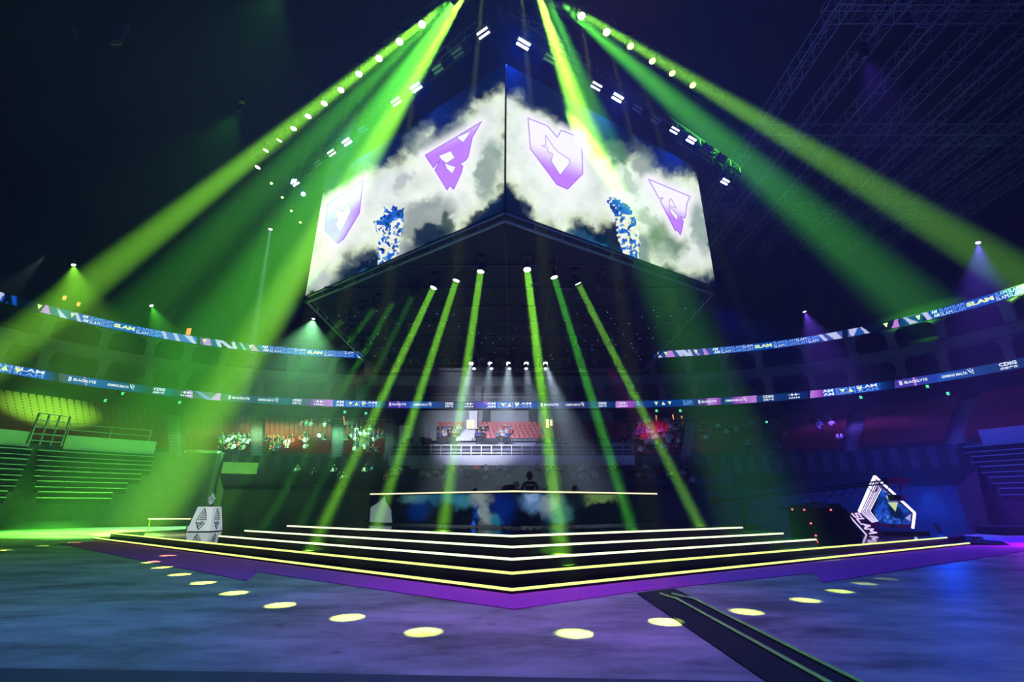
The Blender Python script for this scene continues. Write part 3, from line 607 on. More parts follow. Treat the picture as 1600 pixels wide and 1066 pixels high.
def slam_block(par, x0, x1, H0, H1, tri=True, n=3):
    w = (x1 - x0)
    put_text(par, 'AM', x0 + 1, x0 + w * .2, .52, .92, H0, H1, M['txt'], .03); put_text(par, 'AM', x0 + 1, x0 + w * .2, .06, .44, H0, H1, M['txt'], .03)
    put_text(par, 'SLAM', x0 + w * .24, x0 + w * .58, .52, .92, H0, H1, M['txtb'], 0); put_text(par, 'SLAM', x0 + w * .24, x0 + w * .58, .06, .44, H0, H1, M['txtb'], 0)
    put_text(par, 'SLAM', x0 + w * .61, x0 + w * .97, .52, .92, H0, H1, M['txt'] if n == 3 else M['txtb'], .02); put_text(par, 'SLAM', x0 + w * .61, x0 + w * .97, .06, .44, H0, H1, M['txtb'], 0)
    if tri:
        for k, up in ((.36, 0), (.5, 1), (.66, 0)):
            c = x0 + w * k; r = w * .045; put_poly(par, [(c - r, .25), (c + r, .25), (c, .8)] if up else [(c - r, .75), (c + r, .75), (c, .2)], H0, H1, M['txty'])
for a, b in SLAML: slam_block(rl, a, b, LH0, LH1)
for c, up in ((1026, 0), (1037, 1), (1047, 0)): put_poly(rl, [(c - 3, .25), (c + 3, .25), (c, .78)] if up else [(c - 3, .75), (c + 3, .75), (c, .22)], LH0, LH1, M['txty'])
put_text(rl, 'SLAM', 1068, 1082, .15, .85, LH0, LH1, M['txtb']); put_text(rl, 'SL', 995, 1001, .3, .95, LH0, LH1, M['txtb'])
for a, b in [(105, 148), (356, 389), (608, 634), (845, 873), (1092, 1120), (1407, 1451)]:
    w = (b - a); put_text(rl, 'BLACKLYTE', a + w * .18, b, .36, .68, LH0, LH1, M['txt'], .04)
    put_text(rl, 'B', a, a + w * .12, .26, .78, LH0, LH1, M['txt'], .03)
for a, b in [(166, 208), (402, 434), (646, 674), (884, 913), (1134, 1168), (1473, 1524)]:
    w = b - a; put_text(rl, 'GAMING MALTA', a, a + w * .8, .34, .66, LH0, LH1, M['txt'], .035)
    x = a + w * .9; r = w * .09
    put_poly(rl, [(x - r, .95), (x, .62), (x + .2 * r, .3), (x - .6 * r, .6)], LH0, LH1, M['txt']); put_poly(rl, [(x + r, .86), (x + .2 * r, .55), (x + r, .5)], LH0, LH1, M['txt']); put_poly(rl, [(x + .2 * r, .45), (x + r, .38), (x + .9 * r, .2)], LH0, LH1, M['txt']); put_poly(rl, [(x, .98), (x + .4 * r, .9), (x + .1 * r, .7)], LH0, LH1, M['txt'])
for a, b in [(238, 256), (456, 470), (695, 708), (935, 948), (1193, 1210), (1564, 1592)]:
    put_text(rl, 'CDIG', a, b, .5, .88, LH0, LH1, M['txt'], .045); put_text(rl, '成都产投', a, b, .12, .4, LH0, LH1, M['txt'], .02)
for a, b in [(281, 299), (490, 506), (726, 740), (966, 981), (1233, 1251)]:
    w = b - a; c = (a + b) / 2
    for k in (-.16, .16): x = c + w * k; put_poly(rl, [(x - w * .14, .66), (x, .86), (x + w * .14, .66), (x, .46)], LH0, LH1, M['txt'])
    put_poly(rl, [(a, .63), (c - w * .3, .63), (c - w * .3, .7), (a, .7)], LH0, LH1, M['txt']); put_poly(rl, [(c + w * .3, .63), (b, .63), (b, .7), (c + w * .3, .7)], LH0, LH1, M['txt'])
    for k in range(5):
        x = a + w * (.03 + .2 * k); put_poly(rl, [(x, .14), (x + w * .12, .14), (x + w * .12, .34), (x, .34)], LH0, LH1, M['txt'])
def upper_block(x0, x1, xs0, xs1):
    """two thin rows of SLAM with the bold word in the middle"""
    def rows(a, b, n):
        for r0, r1 in ((.52, .94), (.04, .46)):
            w = (b - a) / n
            for k in range(n): put_text(ru, 'SLAM', a + k * w + w * .04, a + (k + 1) * w - w * .04, r0, r1, UH0, UH1, M['txt'] if (k + (r0 > .5)) % 3 == 0 else M['txtb'], 0)
    put_text(ru, 'AM', x0, x0 + 9, .54, .94, UH0, UH1, M['txt'], .03); put_text(ru, 'AM', x0 + 2, x0 + 11, .06, .46, UH0, UH1, M['txt'], .03)
    rows(x0 + 12, xs0 - 2, max(1, round((xs0 - x0 - 14) / 18))); rows(xs1 + 2, x1, max(1, round((x1 - xs1) / 19)))
    put_text(ru, 'SLAM', xs0, xs1, .26, .76, UH0, UH1, M['txty'], .06)
upper_block(126, 252, 176, 209); upper_block(408, 552, 479, 503); upper_block(1114, 1280, 1180, 1207); upper_block(1458, 1640, 1512, 1555)
for c, r in [(59, 4), (111, 3.5), (318, 3.5), (390, 3), (1041, 3), (1088, 3), (1386, 4), (1437, 4)]: put_poly(ru, [(c - r, .8), (c + r, .8), (c, .2)], UH0, UH1, M['txty'])
#PART3
# ------------------------------------------------------------------ stage
def arm_pts(C, L, Rr):  # V outline from three plan points
    return [Vector(L), Vector(C), Vector(Rr)]
LEVELS = [ # height, corner distance, left end px, right end px
    (.11, 10.4, (147, 840), (1515, 848)), (.335, 11.0, (180, 832.5), (1470, 839)), (.55, 11.6, (352, 836.5), (1272, 842)), (.76, 12.2, (410, 827.5), (1208, 832)), (.97, 12.85, (468, 820.5), (1146, 823))]
stage = empty('stage', (0, 10.4, 0), 'wide black glossy stage with five lit steps meeting in a point', 'stage')
so = Vector(stage.location)
dL = (at(147, 840, h=.11).xy - Vector((0, 10.4))).normalized(); dR = (at(1515, 848, h=.11).xy - Vector((0, 10.4))).normalized()
STG = []
for i, (h, yc, lp, rp) in enumerate(LEVELS):
    C = Vector((0, yc)); Lp = at(*lp, h=h).xy; Rp = at(*rp, h=h).xy
    L_ = C + dL * (Lp - C).dot(dL); R_ = C + dR * (Rp - C).dot(dR)
    yb = 34 if i < 2 else 29 - i * .5
    if i < 2: back = [R_ + Vector((4.5, 4.0)), Vector((R_.x + 3, yb)), Vector((L_.x + 1, yb)), L_ + Vector((1.2, 2.5))]
    else: back = [Vector((R_.x + .6, yb)), Vector((L_.x - .3, yb))]
    poly = [L_, C, R_] + back; STG.append((L_, C, R_, h))
    z0 = 0 if i == 0 else LEVELS[i - 1][0]
    mb = MB(); mb.prism([p - so.xy for p in poly], z0, h, 0, 1); t = mb.build('tier', [M['gloss'], M['riser']], stage)
    mb = MB(); w = .045
    for a, b in ((L_, C), (C, R_)):
        d = (b - a).normalized(); nrm = Vector((d.y, -d.x)) * .006
        e1 = d * .0
        va = [(*(a + nrm - so.xy), h - w), (*(b + nrm + e1 - so.xy), h - w), (*(b + nrm + e1 - so.xy), h + .004), (*(a + nrm - so.xy), h + .004)]
        ib = -nrm / .006 * .03
        vb = [(*(a + ib - so.xy), h - w), (*(b + ib - so.xy), h - w), (*(b + ib - so.xy), h + .004), (*(a + ib - so.xy), h + .004)]
        mb.add(va + vb, [(0, 1, 2, 3), (3, 2, 6, 7), (0, 3, 7, 4), (1, 5, 6, 2)])
    st = mb.build('led_strip', M['strip'] if i < 2 else M['stripw'], t)
# carpet strips on the floor round the stage
def carpet(pts, lab, z=.012):
    mb = MB(); mb.prism([p for p in pts], 0.0, z); return tag(mb.build('carpet', M['carpet']), lab, 'carpet')
g = lambda x, y: at(x, y, h=0).xy
L1 = STG[0]
carpet([g(803, 953), g(803, 925) + Vector((0, .3)), g(600, 895), g(397, 872), g(397, 893.5)], 'purple carpet strip along the left front of the stage') 
carpet([g(803, 953), g(1000, 924), g(1275, 895.5), g(1275, 872), g(1000, 898), g(803, 925) + Vector((0, .3))], 'purple carpet strip along the right front of the stage', .011)
carpet([g(385, 908), g(250, 882), g(90, 850), g(150, 846), g(300, 858), g(410, 872), g(405, 893)], 'wider brownish carpet piece by the left end of the stage', .014)
carpet([g(1285, 911), g(1470, 882), g(1625, 858), g(1625, 836), g(1518, 846), g(1400, 860), g(1270, 873), g(1272, 893)], 'wider purple carpet piece by the right end of the stage', .013)
# ramp and low platform at the right
a = at(1516, 850, h=0); mb = MB()
pts = [at(1512, 850, h=0), at(1556, 851, h=0), at(1512, 834, h=0)]
b0, b1 = STG[0][2], STG[0][2] + Vector((2.4, 2.4))
mb.add([(b0.x, b0.y, 0), (b0.x + 1.6, b0.y - .3, .01), (b1.x + 1.5, b1.y, .01), (b1.x, b1.y, 0), (b0.x, b0.y, .11), (b1.x, b1.y, .11)], [(0, 1, 4), (3, 5, 2), (1, 2, 5, 4), (0, 4, 5, 3), (0, 3, 2, 1)])
tag(mb.build('stage_ramp', M['riser']), 'short dark ramp at the right tip of the lowest stage step', 'ramp')
p = at(1580, 836, h=0); mb = MB(); mb.box((0, 0, .22), (5, 3, .4)); mb.box((0, 0, .44), (5.1, 3.1, .04)); o = mb.build('low_platform', M['riser']); o.location = p + Vector((1.6, 1, 0)); tag(o, 'low dark platform on the floor at the right edge', 'platform')
# rubber edging at the bottom of the photo
mb = MB(); mb.prism([g(-40, 1045), g(400, 1052), g(1195, 1067), g(1150, 1200), g(-200, 1200)], 0, .01); tag(mb.build('floor_mat', mat('bluish_grey_mat', (.05, .06, .08), .6, noise=(2, .2))), 'thin dark mat edge lying across the near left of the floor', 'mat')
# cable/camera track mat
e = empty('camera_track', (3.15, 8, 0), 'black mat with two thin rails painted with a green reflection running towards the viewer', 'camera track')
mb = MB(); mb.prism([(2.62 - 3.15, -5), (3.62 - 3.15, -5), (3.5 - 3.15, 3.05), (3.1 - 3.15, 2.85), (2.55 - 3.15, 2.5)], 0.012, .02); mb.build('mat', M['blackcloth'], e)
mrail = mat('green_reflection_rail', (.6, 1, .35), .2, .4)  # green base colour paints in the green light the rails reflect
for x, kink in ((3.12, -.13), (3.45, -.22)):
    mb = MB(); mb.path([(x - 3.15 + kink, 2.35, .03), (x - 3.15 + kink * .5, 1.9, .04), (x - 3.15, 1.75, .04), (x - 3.15 + .05, -5, .045)], .026, 8); mb.build('rail', mrail, e)

# ------------------------------------------------------------------ player desk
DC = Vector((at(803, 826, h=.97).x, 16.5)); DH = 1.2
dl = (at(578, 817.5, h=.97).xy - DC); dr = (at(1027, 818, h=.97).xy - DC)
LL = dl.length; LR = dr.length; ndl = Vector((-math.cos(R(35)), math.sin(R(35)))); ndr = Vector((math.cos(R(31)), math.sin(R(31))))
# arms follow the stage edges, ends where the photo shows them
def hit(d, px):
    best = None
    for k in np.linspace(1, 14, 1300):
        p = DC + d * k; x, _ = proj(np.array([p.x, p.y, .97]))
        if (px < 800 and x <= px) or (px > 800 and x >= px): return p
    return DC + d * 7
DL, DR = hit(ndl, 578), hit(ndr, 1027)
desk = empty('player_desk', (DC.x, DC.y, .97), 'long angled player desk with cloudy blue screen front and pale lit edge', 'desk')
def desk_pts(t):  # offset behind the front line
    return DL + Vector((-.1, t)), DC + Vector((0, t)), DR + Vector((.1, t))
f0 = desk_pts(0); f1 = desk_pts(.95); dk = Vector((DC.x, DC.y))
mb = MB(); mb.prism([p - dk for p in (f0[0], f0[1], f0[2], f1[2], f1[1], f1[0])], DH - .05, DH); mb.build('desktop', M['riser'], desk)
f2 = desk_pts(.02); f3 = desk_pts(.12)
mb = MB(); mb.prism([p - dk for p in (f2[0], f2[1], f2[2], f3[2], f3[1], f3[0])], .06, DH - .05); mb.prism([p - dk for p in (f3[0], f3[0] + Vector((.1, 0)), f3[0] + Vector((.1, .7)), f3[0] + Vector((0, .7)))], 0, DH - .05); mb.prism([p - dk for p in (f3[2], f3[2] + Vector((-.1, 0)), f3[2] + Vector((-.1, .7)), f3[2] + Vector((0, .7)))], 0, DH - .05); mb.build('frame', M['black'], desk)
mb = MB()
for a, b in ((f0[0], f0[1]), (f0[1], f0[2])): mb.bar((*(a - dk), DH - .01), (*(b - dk), DH - .01), .05)
mb.build('lit_edge', M['desktrim'], desk)
led_grid('led_front', (*f0[0], .97 + .07), (*(f0[1] - f0[0]), 0), (0, 0, DH - .14), 300, 50, picture_desk, desk, led_mat('desk_pixels', .65))
led_grid('led_front', (*f0[1], .97 + .07), (*(f0[2] - f0[1]), 0), (0, 0, DH - .14), 300, 50, picture_desk, desk, bpy.data.materials['desk_pixels'])

# ------------------------------------------------------------------ people
def skin_body(pts, edges, root=0, sub=1):
    """one continuous body surface grown round a skeleton; pts = (x,y,z,radius)"""
    me = bpy.data.meshes.new('b'); me.from_pydata([p[:3] for p in pts], edges, []); o = bpy.data.objects.new('b', me); COL.objects.link(o)
    md = o.modifiers.new('s', 'SKIN'); md.use_smooth_shade = True
    for i, p in enumerate(pts):
        r = p[3] if isinstance(p[3], tuple) else (p[3], p[3]); sv = me.skin_vertices[0].data[i]; sv.radius = r; sv.use_root = (i == root)
    if sub: sd = o.modifiers.new('d', 'SUBSURF'); sd.levels = sub; sd.render_levels = sub
    dg = bpy.context.evaluated_depsgraph_get(); dg.update(); m2 = bpy.data.meshes.new_from_object(o.evaluated_get(dg)); bpy.data.objects.remove(o); bpy.data.meshes.remove(me)
    m2.polygons.foreach_set('use_smooth', [True] * len(m2.polygons)); return m2
def assign(me, mats, fn):
    for m in mats: me.materials.append(m)
    me.polygons.foreach_set('material_index', [fn(p.center) for p in me.polygons]); me.update()
def limb_fingers(pts, edges, hand, fwd, side, down, r=.009, L=.075):
    """palm and five bent fingers rooted at point index hand"""
    hx = Vector(pts[hand][:3]); f = Vector(fwd).normalized(); s = Vector(side).normalized(); d = Vector(down).normalized()
    k = len(pts); palm = hx + f * .06; pts.append((*palm, (.035, .018))); edges.append((hand, k))
    for i, (o, ln) in enumerate(((-.027, .85), (-.009, 1.), (.009, .95), (.027, .75))):
        a = palm + s * o + f * .03; b = a + f * L * ln * .5 + d * .01; c = b + f * L * ln * .35 + d * .025
        j = len(pts); pts += [(*a, r), (*b, r * .9), (*c, r * .75)]; edges += [(k, j), (j, j + 1), (j + 1, j + 2)]
    a = hx + s * -.035 + f * .03; b = a + s * -.02 + f * .035 + d * .015; j = len(pts); pts += [(*a, r * 1.1), (*b, r)]; edges += [(hand, j), (j, j + 1)]
def head_mesh(mb, c, s=1., skin=0, hair=1, facing=-1):
    """head with nose, ears, eyes; facing -1 looks to -Y"""
    c = Vector(c); n = 14
    prof = [(.0, -.12), (.045, -.118), (.062, -.095), (.07, -.06), (.077, -.01), (.08, .03), (.076, .07), (.06, .1), (.033, .118), (0, .124)]
    mtx = Matrix.Translation(c) @ Matrix.Diagonal((s * .95, s * 1.18, s, 1))
    mb.lathe(prof, n, skin, mtx)
    hp = [(.079, -.01), (.087, .03), (.083, .075), (.066, .108), (.036, .128), (0, .134)]
    mb.lathe(hp, n, hair, Matrix.Translation(c + Vector((0, -facing * .012, 0))) @ Matrix.Diagonal((s * .98, s * 1.2, s, 1)))
    f = facing
    mb.tube(c + Vector((0, f * .085, .0)) * s, c + Vector((0, f * .115, -.025)) * s, .008, .015, 6, skin)
    for x in (-1, 1):
        mb.box(c + Vector((x * .078, 0, -.01)) * s, (.015, .035, .055), skin); mb.box(c + Vector((x * .03, f * .088, .012)) * s, (.024, .01, .01), hair)
    mb.box(c + Vector((0, f * .083, -.06)) * s, (.045, .012, .01), hair)
def headset(name, c, parent, m, s=1.):
    mb = MB(); c = Vector(c)
    pts = [c + Vector((math.sin(a) * .1, 0, math.cos(a) * .145 - .0)) * s for a in np.linspace(-1.7, 1.7, 13)]
    for p, q in zip(pts, pts[1:]): mb.bar(p, q, .035, .02)
    for x in (-1, 1): mb.tube(c + Vector((x * .075, 0, -.01)) * s, c + Vector((x * .115, 0, -.01)) * s, .05, .042, 12)
    return mb.build(name, m, parent)
# standing coach behind the desk, seen from behind, arms slightly out with hands on the table edge
def standing_coach(px):
    Y = 17.75; X = X_at(px, Y, 2.2); e = empty('person', (X, Y, .97), 'standing person in black lettered T-shirt and headset seen from behind at the desk', 'person')
    P = [(0, 0, 1.0, (.17, .12)), (0, 0, 1.18, (.165, .11)), (0, 0, 1.38, (.2, .125)), (0, .01, 1.52, (.19, .1)), (0, .01, 1.6, .062), (0, .01, 1.68, .058)]
    E_ = [(0, 1), (1, 2), (2, 3), (3, 4), (4, 5)]
    for sx in (-1, 1):
        k = len(P); P += [(sx * .21, .01, 1.49, .075), (sx * .3, 0, 1.3, .055), (sx * .33, .05, 1.18, .048), (sx * .3, .22, 1.08, .038), (sx * .28, .34, 1.1, .026)]
        E_ += [(3, k), (k, k + 1), (k + 1, k + 2), (k + 2, k + 3), (k + 3, k + 4)]; limb_fingers(P, E_, k + 4, (0, 1, -.1), (1, 0, 0), (0, 0, -1))
        k = len(P); P += [(sx * .1, 0, .93, .1), (sx * .12, -.01, .52, .07), (sx * .12, .03, .1, .045), (sx * .13, -.08, .04, .04)]; E_ += [(0, k), (k, k + 1), (k + 1, k + 2), (k + 2, k + 3)]
    me = skin_body(P, E_, 0, 1); assign(me, [M['blackcloth'], M['skin'], mat('dark_trousers', (.02, .022, .03), .8)], lambda c: 1 if (c.z > 1.6 or (abs(c.x) > .26 and c.z < 1.27)) else (2 if c.z < .98 else 0))
    link('body', me, e)
    mb = MB(); head_mesh(mb, (0, .02, 1.76), 1.2, 1, 1, 1); mb.build('head', [M['skin'], M['hair']], e)
    headset('headset', (0, .02, 1.76), e, M['black'], 1.25)
    mb = MB(); [mb.box((-.11 + .03 * k, -.137, 1.44), (.02, .006, .04 - .01 * (k % 3 == 1))) for k in range(8)]; mb.build('shirt_lettering', mat('yellow_print', (.75, .7, .2), .6), e)
standing_coach(828)
def player(px, top_y, lab, shirt=(.02, .02, .025), white_set=True, Y=None, hairm=None):
    if not Y:
        Y = 18.1
        for _ in range(8): X = X_at(px, Y, 2.2); Y = DC.y + 1.45 + abs(X - DC.x) * (.7 if X < DC.x else .6)
    Z = at(px, top_y, Y=Y).z; X = X_at(px, Y, Z); h = Z - .97 - .13
    e = empty('person', (X, Y, .97), lab, 'person', 'seated players behind the desk'); k = h - 1.2
    P = [(0, .1, .52, (.16, .13)), (0, .06, .72 + k * .5, (.15, .11)), (0, 0, .92 + k, (.19, .12)), (0, -.02, 1.0 + k, (.15, .09)), (0, -.03, 1.06 + k, .055), (0, -.04, 1.13 + k, .05)]
    E_ = [(0, 1), (1, 2), (2, 3), (3, 4), (4, 5)]
    for sx in (-1, 1):
        j = len(P); P += [(sx * .19, -.02, .97 + k, .065), (sx * .26, -.12, .8 + k * .5, .05), (sx * .22, -.35, .76, .035), (sx * .17, -.42, .76, .024)]; E_ += [(3, j), (j, j + 1), (j + 1, j + 2), (j + 2, j + 3)]
        limb_fingers(P, E_, j + 3, (0, -1, 0), (1, 0, 0), (0, 0, -1))
        j = len(P); P += [(sx * .12, -.1, .5, .085), (sx * .14, -.38, .5, .06), (sx * .14, -.42, .12, .045), (sx * .14, -.52, .05, .035)]; E_ += [(0, j), (j, j + 1), (j + 1, j + 2), (j + 2, j + 3)]
    me = skin_body(P, E_, 0, 1); assign(me, [mat('jersey', shirt, .8), M['skin']], lambda c: 1 if (c.z > 1.05 + k or (c.y < -.3 and c.z > .6)) else 0); link('body', me, e)
    mb = MB(); head_mesh(mb, (0, -.05, h), 1.1, 0, 1, -1); mb.build('head', [M['skin'], hairm or M['hair']], e)
    headset('headset', (0, -.05, h + .005), e, M['white'] if white_set else M['black'], 1.18)
    return e
def game_chair(px, top_y, Y, lab, col=(.02, .02, .02)):
    Z = at(px, top_y, Y=Y).z; X = X_at(px, Y, Z); e = empty('gaming_chair', (X, Y, .97), lab, 'chair', 'gaming chairs behind the desk'); H = Z - .97; m = mat('chair_black', col, .5)
    mb = MB(); mb.slab([(-.3, .2, .5), (.3, .2, .5), (.33, .26, .85), (.24, .3, H - .08), (.15, .31, H), (-.15, .31, H), (-.24, .3, H - .08), (-.33, .26, .85)], (0, .1, 0)); mb.build('backrest', m, e)
    mb = MB(); mb.box((0, -.02, .47), (.56, .52, .1)); mb.build('seat', m, e); mb = MB(); mb.tube((0, 0, .1), (0, 0, .42), .035); mb.build('gas_lift', M['darkmetal'], e)
    mb = MB()
    for k in range(5): a = k * 2 * math.pi / 5; mb.bar((0, 0, .1), (.3 * math.cos(a), .3 * math.sin(a), .06), .04); mb.tube((.3 * math.cos(a), .3 * math.sin(a), 0), (.3 * math.cos(a), .3 * math.sin(a), .06), .03)
    mb.build('base', M['darkmetal'], e)
    mb = MB(); mb.add([(-.05, .19 + .06, H - .28), (.05, .25, H - .28), (0, .25, H - .4)], [(0, 2, 1)]); 
    return e
player(692, 764, 'seated player with white headset, leftmost of the heads above the desk', white_set=True)
player(742, 763.5, 'seated player with pale headset, second head from the desk\'s left end')
player(851, 762.5, 'seated player with white headset just right of the standing person', (.3, .3, .3))
player(898, 760, 'seated player with dark hair and headset, rightmost head above the desk', white_set=False)
player(807, 753.5, 'seated person with grey hair beside the empty black chair back', (.25, .25, .27), False, 20.2, mat('grey_hair', (.35, .35, .36), .6))
game_chair(794.5, 757, 17.9, 'empty black gaming chair back rising between the heads at the desk middle')
for px, y0, w, lab in ((884.5, 765, .5, 'white monitor back beside the rightmost player'), (846, 766.5, .3, 'small pale monitor corner right of the standing person')):
    Y = DC.y + .62 + (abs(X_at(px, 17.5, 2) - DC.x)) * .6; X = X_at(px, Y, 2.1); Z = at(px, y0, Y=Y).z; zt = .97 + DH
    e = empty('monitor', (X, Y, zt), lab, 'monitor', 'monitors on the player desk'); top = max(.12, Z - zt)
    mb = MB(); mb.box((0, 0, top - .1), (w, .03, .2 if top > .2 else top)); mb.build('screen_back', M['white'], e); mb = MB(); mb.box((0, .04, .01), (.2, .16, .02)); mb.bar((0, .04, 0), (0, .02, top * .7), .03); mb.build('stand', M['darkmetal'], e)

# ------------------------------------------------------------------ trophy and plinth (left end)
p = at(320, 830.5, h=.335); PL = Vector((p.x, p.y, .335))
e = empty('trophy_plinth', PL, 'white tapered plinth with black crest outlines on its faces at the stage\'s left', 'plinth', rz=R(2))
wb, wt, hh = .62, .42, 1.3
mb = MB(); a = [(-wb, -wb, .04), (wb, -wb, .04), (wb, wb, .04), (-wb, wb, .04), (-wt, -wt, hh), (wt, -wt, hh), (wt, wt, hh), (-wt, wt, hh)]
mb.add(a, [(0, 3, 2, 1), (4, 5, 6, 7), (0, 1, 5, 4), (1, 2, 6, 5), (2, 3, 7, 6), (3, 0, 4, 7)]); mb.build('body', M['white'], e)
mb = MB(); mb.box((0, 0, .02), (wb * 2 - .1, wb * 2 - .1, .04)); mb.build('base', M['black'], e)
def crest(mb, fn, w=.016, mi=0):
    """diamond crest outline made of jagged strokes; fn maps (-1..1, 0..1) to 3-D"""
    L = [[(-.05, .99), (-.5, .62), (-.62, .42)], [(0, .99), (.45, .68), (.58, .44)], [(-.6, .36), (-.3, .22), (0, .0)], [(.5, .34), (.2, .14), (0, .04)], [(-.42, .48), (.42, .48)], [(-.3, .56), (.4, .56)], [(-.25, .64), (.3, .66)], [(-.12, .73), (.2, .75)], [(-.1, .8), (.1, .82)], [(-.4, .34), (-.1, .3), (.1, .37), (.3, .38)], [(-.1, .3), (.1, .25)], [(-.3, .12), (-.05, .2), (.3, .33)]]
    for l in L:
        for p, q in zip(l, l[1:]): mb.bar(fn(*p), fn(*q), w)
mb = MB()
for rot in (0, 90, 270):
    mt = Matrix.Rotation(R(rot), 3, 'Z')
    def fn(u, v, mt=mt):
        z = .1 + v * 1.12; w = wb + (wt - wb) * (z - .04) / (hh - .04); return mt @ Vector((u * w * .8, -w - .003, z))
    crest(mb, fn, .035)
mb.build('crest_outline', M['black'], e)
e2 = empty('trophy', PL + Vector((0, 0, hh)), 'small silver diamond-shaped trophy standing on the white plinth', 'trophy', rz=R(10))
mb = MB(); mb.tube((0, 0, 0), (0, 0, .03), .09, .08); mb.tube((0, 0, .03), (0, 0, .14), .025, .02); mb.build('stem', M['black'], e2)
mb = MB(); o = [(0, .1), (-.14, .28), (-.1, .32), (-.2, .44), (-.11, .55), (-.07, .5), (-.03, .78), (.02, .62), (.07, .7), (.13, .52), (.2, .42), (.1, .34), (.15, .27)]
mb.slab([(x, -.04, z) for x, z in o], (0, .08, 0)); mb.build('diamond', M['silver'], e2)
mb = MB(); mb.bar((-.14, -.055, .4), (.14, -.055, .4), .02); mb.bar((-.08, -.055, .5), (.1, -.055, .5), .018); mb.bar((-.06, -.055, .3), (.07, -.055, .3), .018); mb.build('engraving', M['black'], e2)

# ------------------------------------------------------------------ equipment console at the right
p = at(1297, 842, h=.335); e = empty('control_console', (p.x, p.y + .9, .335), 'black draped console with red pilot lights beside the slanted sign', 'console', rz=R(-8))
mb = MB(); mb.prism([(-.85, -.8), (.85, -.8), (.85, .5), (-.85, .5)], 0, 1.2); mb.box((-.1, -.15, 1.24), (2.3, 1.5, .08)); mb.slab([(-1.2, -.9, 1.2), (-.85, -.9, 1.2), (-.85, -.8, 0)], (0, .2, 0)); mb.slab([(.85, -.9, 1.2), (1.05, -.9, 1.2), (1.45, -.85, 0), (.85, -.85, 0)], (0, .12, 0)); mb.build('body', M['blackcloth'], e)
mb = MB(); mb.lathe([(.55, 0), (.5, .1), (.3, .2), (0, .24)], 14, 0, Matrix.Translation((.1, -.2, 1.28))); mb.box((.9, -.2, 1.36), (.4, .5, .16)); mb.box((-.7, -.2, 1.34), (.3, .5, .1)); mb.build('equipment', M['darkmetal'], e)
mb = MB()
for x in (-.35, .75): mb.path([(x + .12 * math.cos(a), -.5, 1.5 + .06 * math.sin(a)) for a in np.linspace(0, math.pi, 8)], .018)
mb.build('cable_loop', M['white'], e)
for x, y, z in ((-1.2, -.93, 1.2), (-.7, -.93, 1.18), (.4, -.93, 1.18), (-.5, -.83, .62), (-.4, -.83, .12)):
    mb = MB(); mb.box((x, y, z), (.06, .04, .06)); mb.build('pilot_light', M['red_dot'], e)
# slanted sign with neon outline letters
p = at(1342, 836, h=.335); sgn = empty('slanted_sign', (p.x, p.y, .335), 'slanted dark sign with lilac outlined letters leaning beside the console', 'sign')
Ys = 0; zc = lambda y: at(1342, y, Y=p.y).z - .335; xs = lambda px: X_at(px, p.y, 1.2) - p.x
q = [(xs(1327), .0, zc(801)), (xs(1343), 0, zc(800)), (xs(1372), 0, .0), (xs(1350), 0, .0)]
q2 = [(xs(1318), .0, zc(800)), (xs(1342), 0, zc(799)), (xs(1374), 0, .0), (xs(1350), 0, .0)]
mb = MB(); mb.slab([(x, 0, z) for x, _, z in q2], (0, .15, 0)); mb.build('board', M['black'], sgn)
v, f = text_mesh('SLAM', 0)
lo, hi = v.min(0), v.max(0); A = Vector(q[0]); Bv = Vector(q[3]) - A; Cv = Vector(q[1]) - A
mb = MB()
LET = {'S': [[(1, .9), (.1, .9), (.1, .5), (.9, .5), (.9, .1), (0, .1)]], 'L': [[(.1, 1), (.1, .1), (.9, .1)]], 'A': [[(0, 0), (.5, 1), (1, 0)], [(.25, .4), (.75, .4)]], 'M': [[(0, 0), (.1, 1), (.5, .4), (.9, 1), (1, 0)]]}
for i, ch in enumerate('SLAM'):
    for l in LET[ch]:
        pp = [A + Bv * (.04 + .235 * i + .2 * x) + Cv * (.12 + .78 * y) + Vector((0, -.03, 0)) for x, y in l]
        for a, b in zip(pp, pp[1:]): mb.bar(a, b, .05)
mb.build('neon_lettering', M['neonp'], sgn)
mb = MB(); mb.bar(A + Vector((-.15, -.02, .02)), A + Bv + Vector((-.12, -.02, 0)), .05); mb.build('neon_edge', M['neonp'], sgn)

# ------------------------------------------------------------------ pentagon neon arch with screen
pY = 25.6; pz = lambda y: at(1390, y, Y=pY).z - .335; pxx = lambda px, y: (px - 800) / F * (pY * CT + (at(1390, y, Y=pY).z - HC) * ST)
oX = pxx(1390, 828)
e = empty('neon_arch', (oX, pY, .335), 'tilted pentagon arch of white neon tubes around a blue screen at right', 'light sculpture')
def PP(px, y, dy=0):
    P_ = at(px, y, Y=pY + dy); return Vector((P_.x - oX, dy, max(0.0, P_.z - .335)))
def outline(mb, pts, w, m=0):
    for a, b in zip(pts, pts[1:]): mb.bar(a, b, w)
outer = [PP(1357, 815), PP(1341.5, 801), PP(1366.5, 744), PP(1429, 801.5), PP(1426, 826)]
mb = MB(); outline(mb, outer[1:3], .09); outline(mb, outer[2:5], .09); mb.build('outer_tube', M['neonw'], e)
for k in range(1, 7):
    a = k * 2.9; mb = MB(); outline(mb, [PP(1361 + a * .9 - k * .8, 817 - k * .35, .1 * k), PP(1341.5 + a, 801 - k * .4, .1 * k), PP(1366.5 + a * .62, 744 + a * .95 + 2, .1 * k)], .028)
    mb.build('inner_tube', M['neonp'] if k % 2 else M['neonw'], e)
mb = MB(); fr = [PP(1360, 822, .75), PP(1343, 801, .75), PP(1367, 745, .75), PP(1428, 802, .75), PP(1425, 827, .75)]
mb.slab(fr, (0, .2, 0)); mb.build('back_panel', M['black'], e)
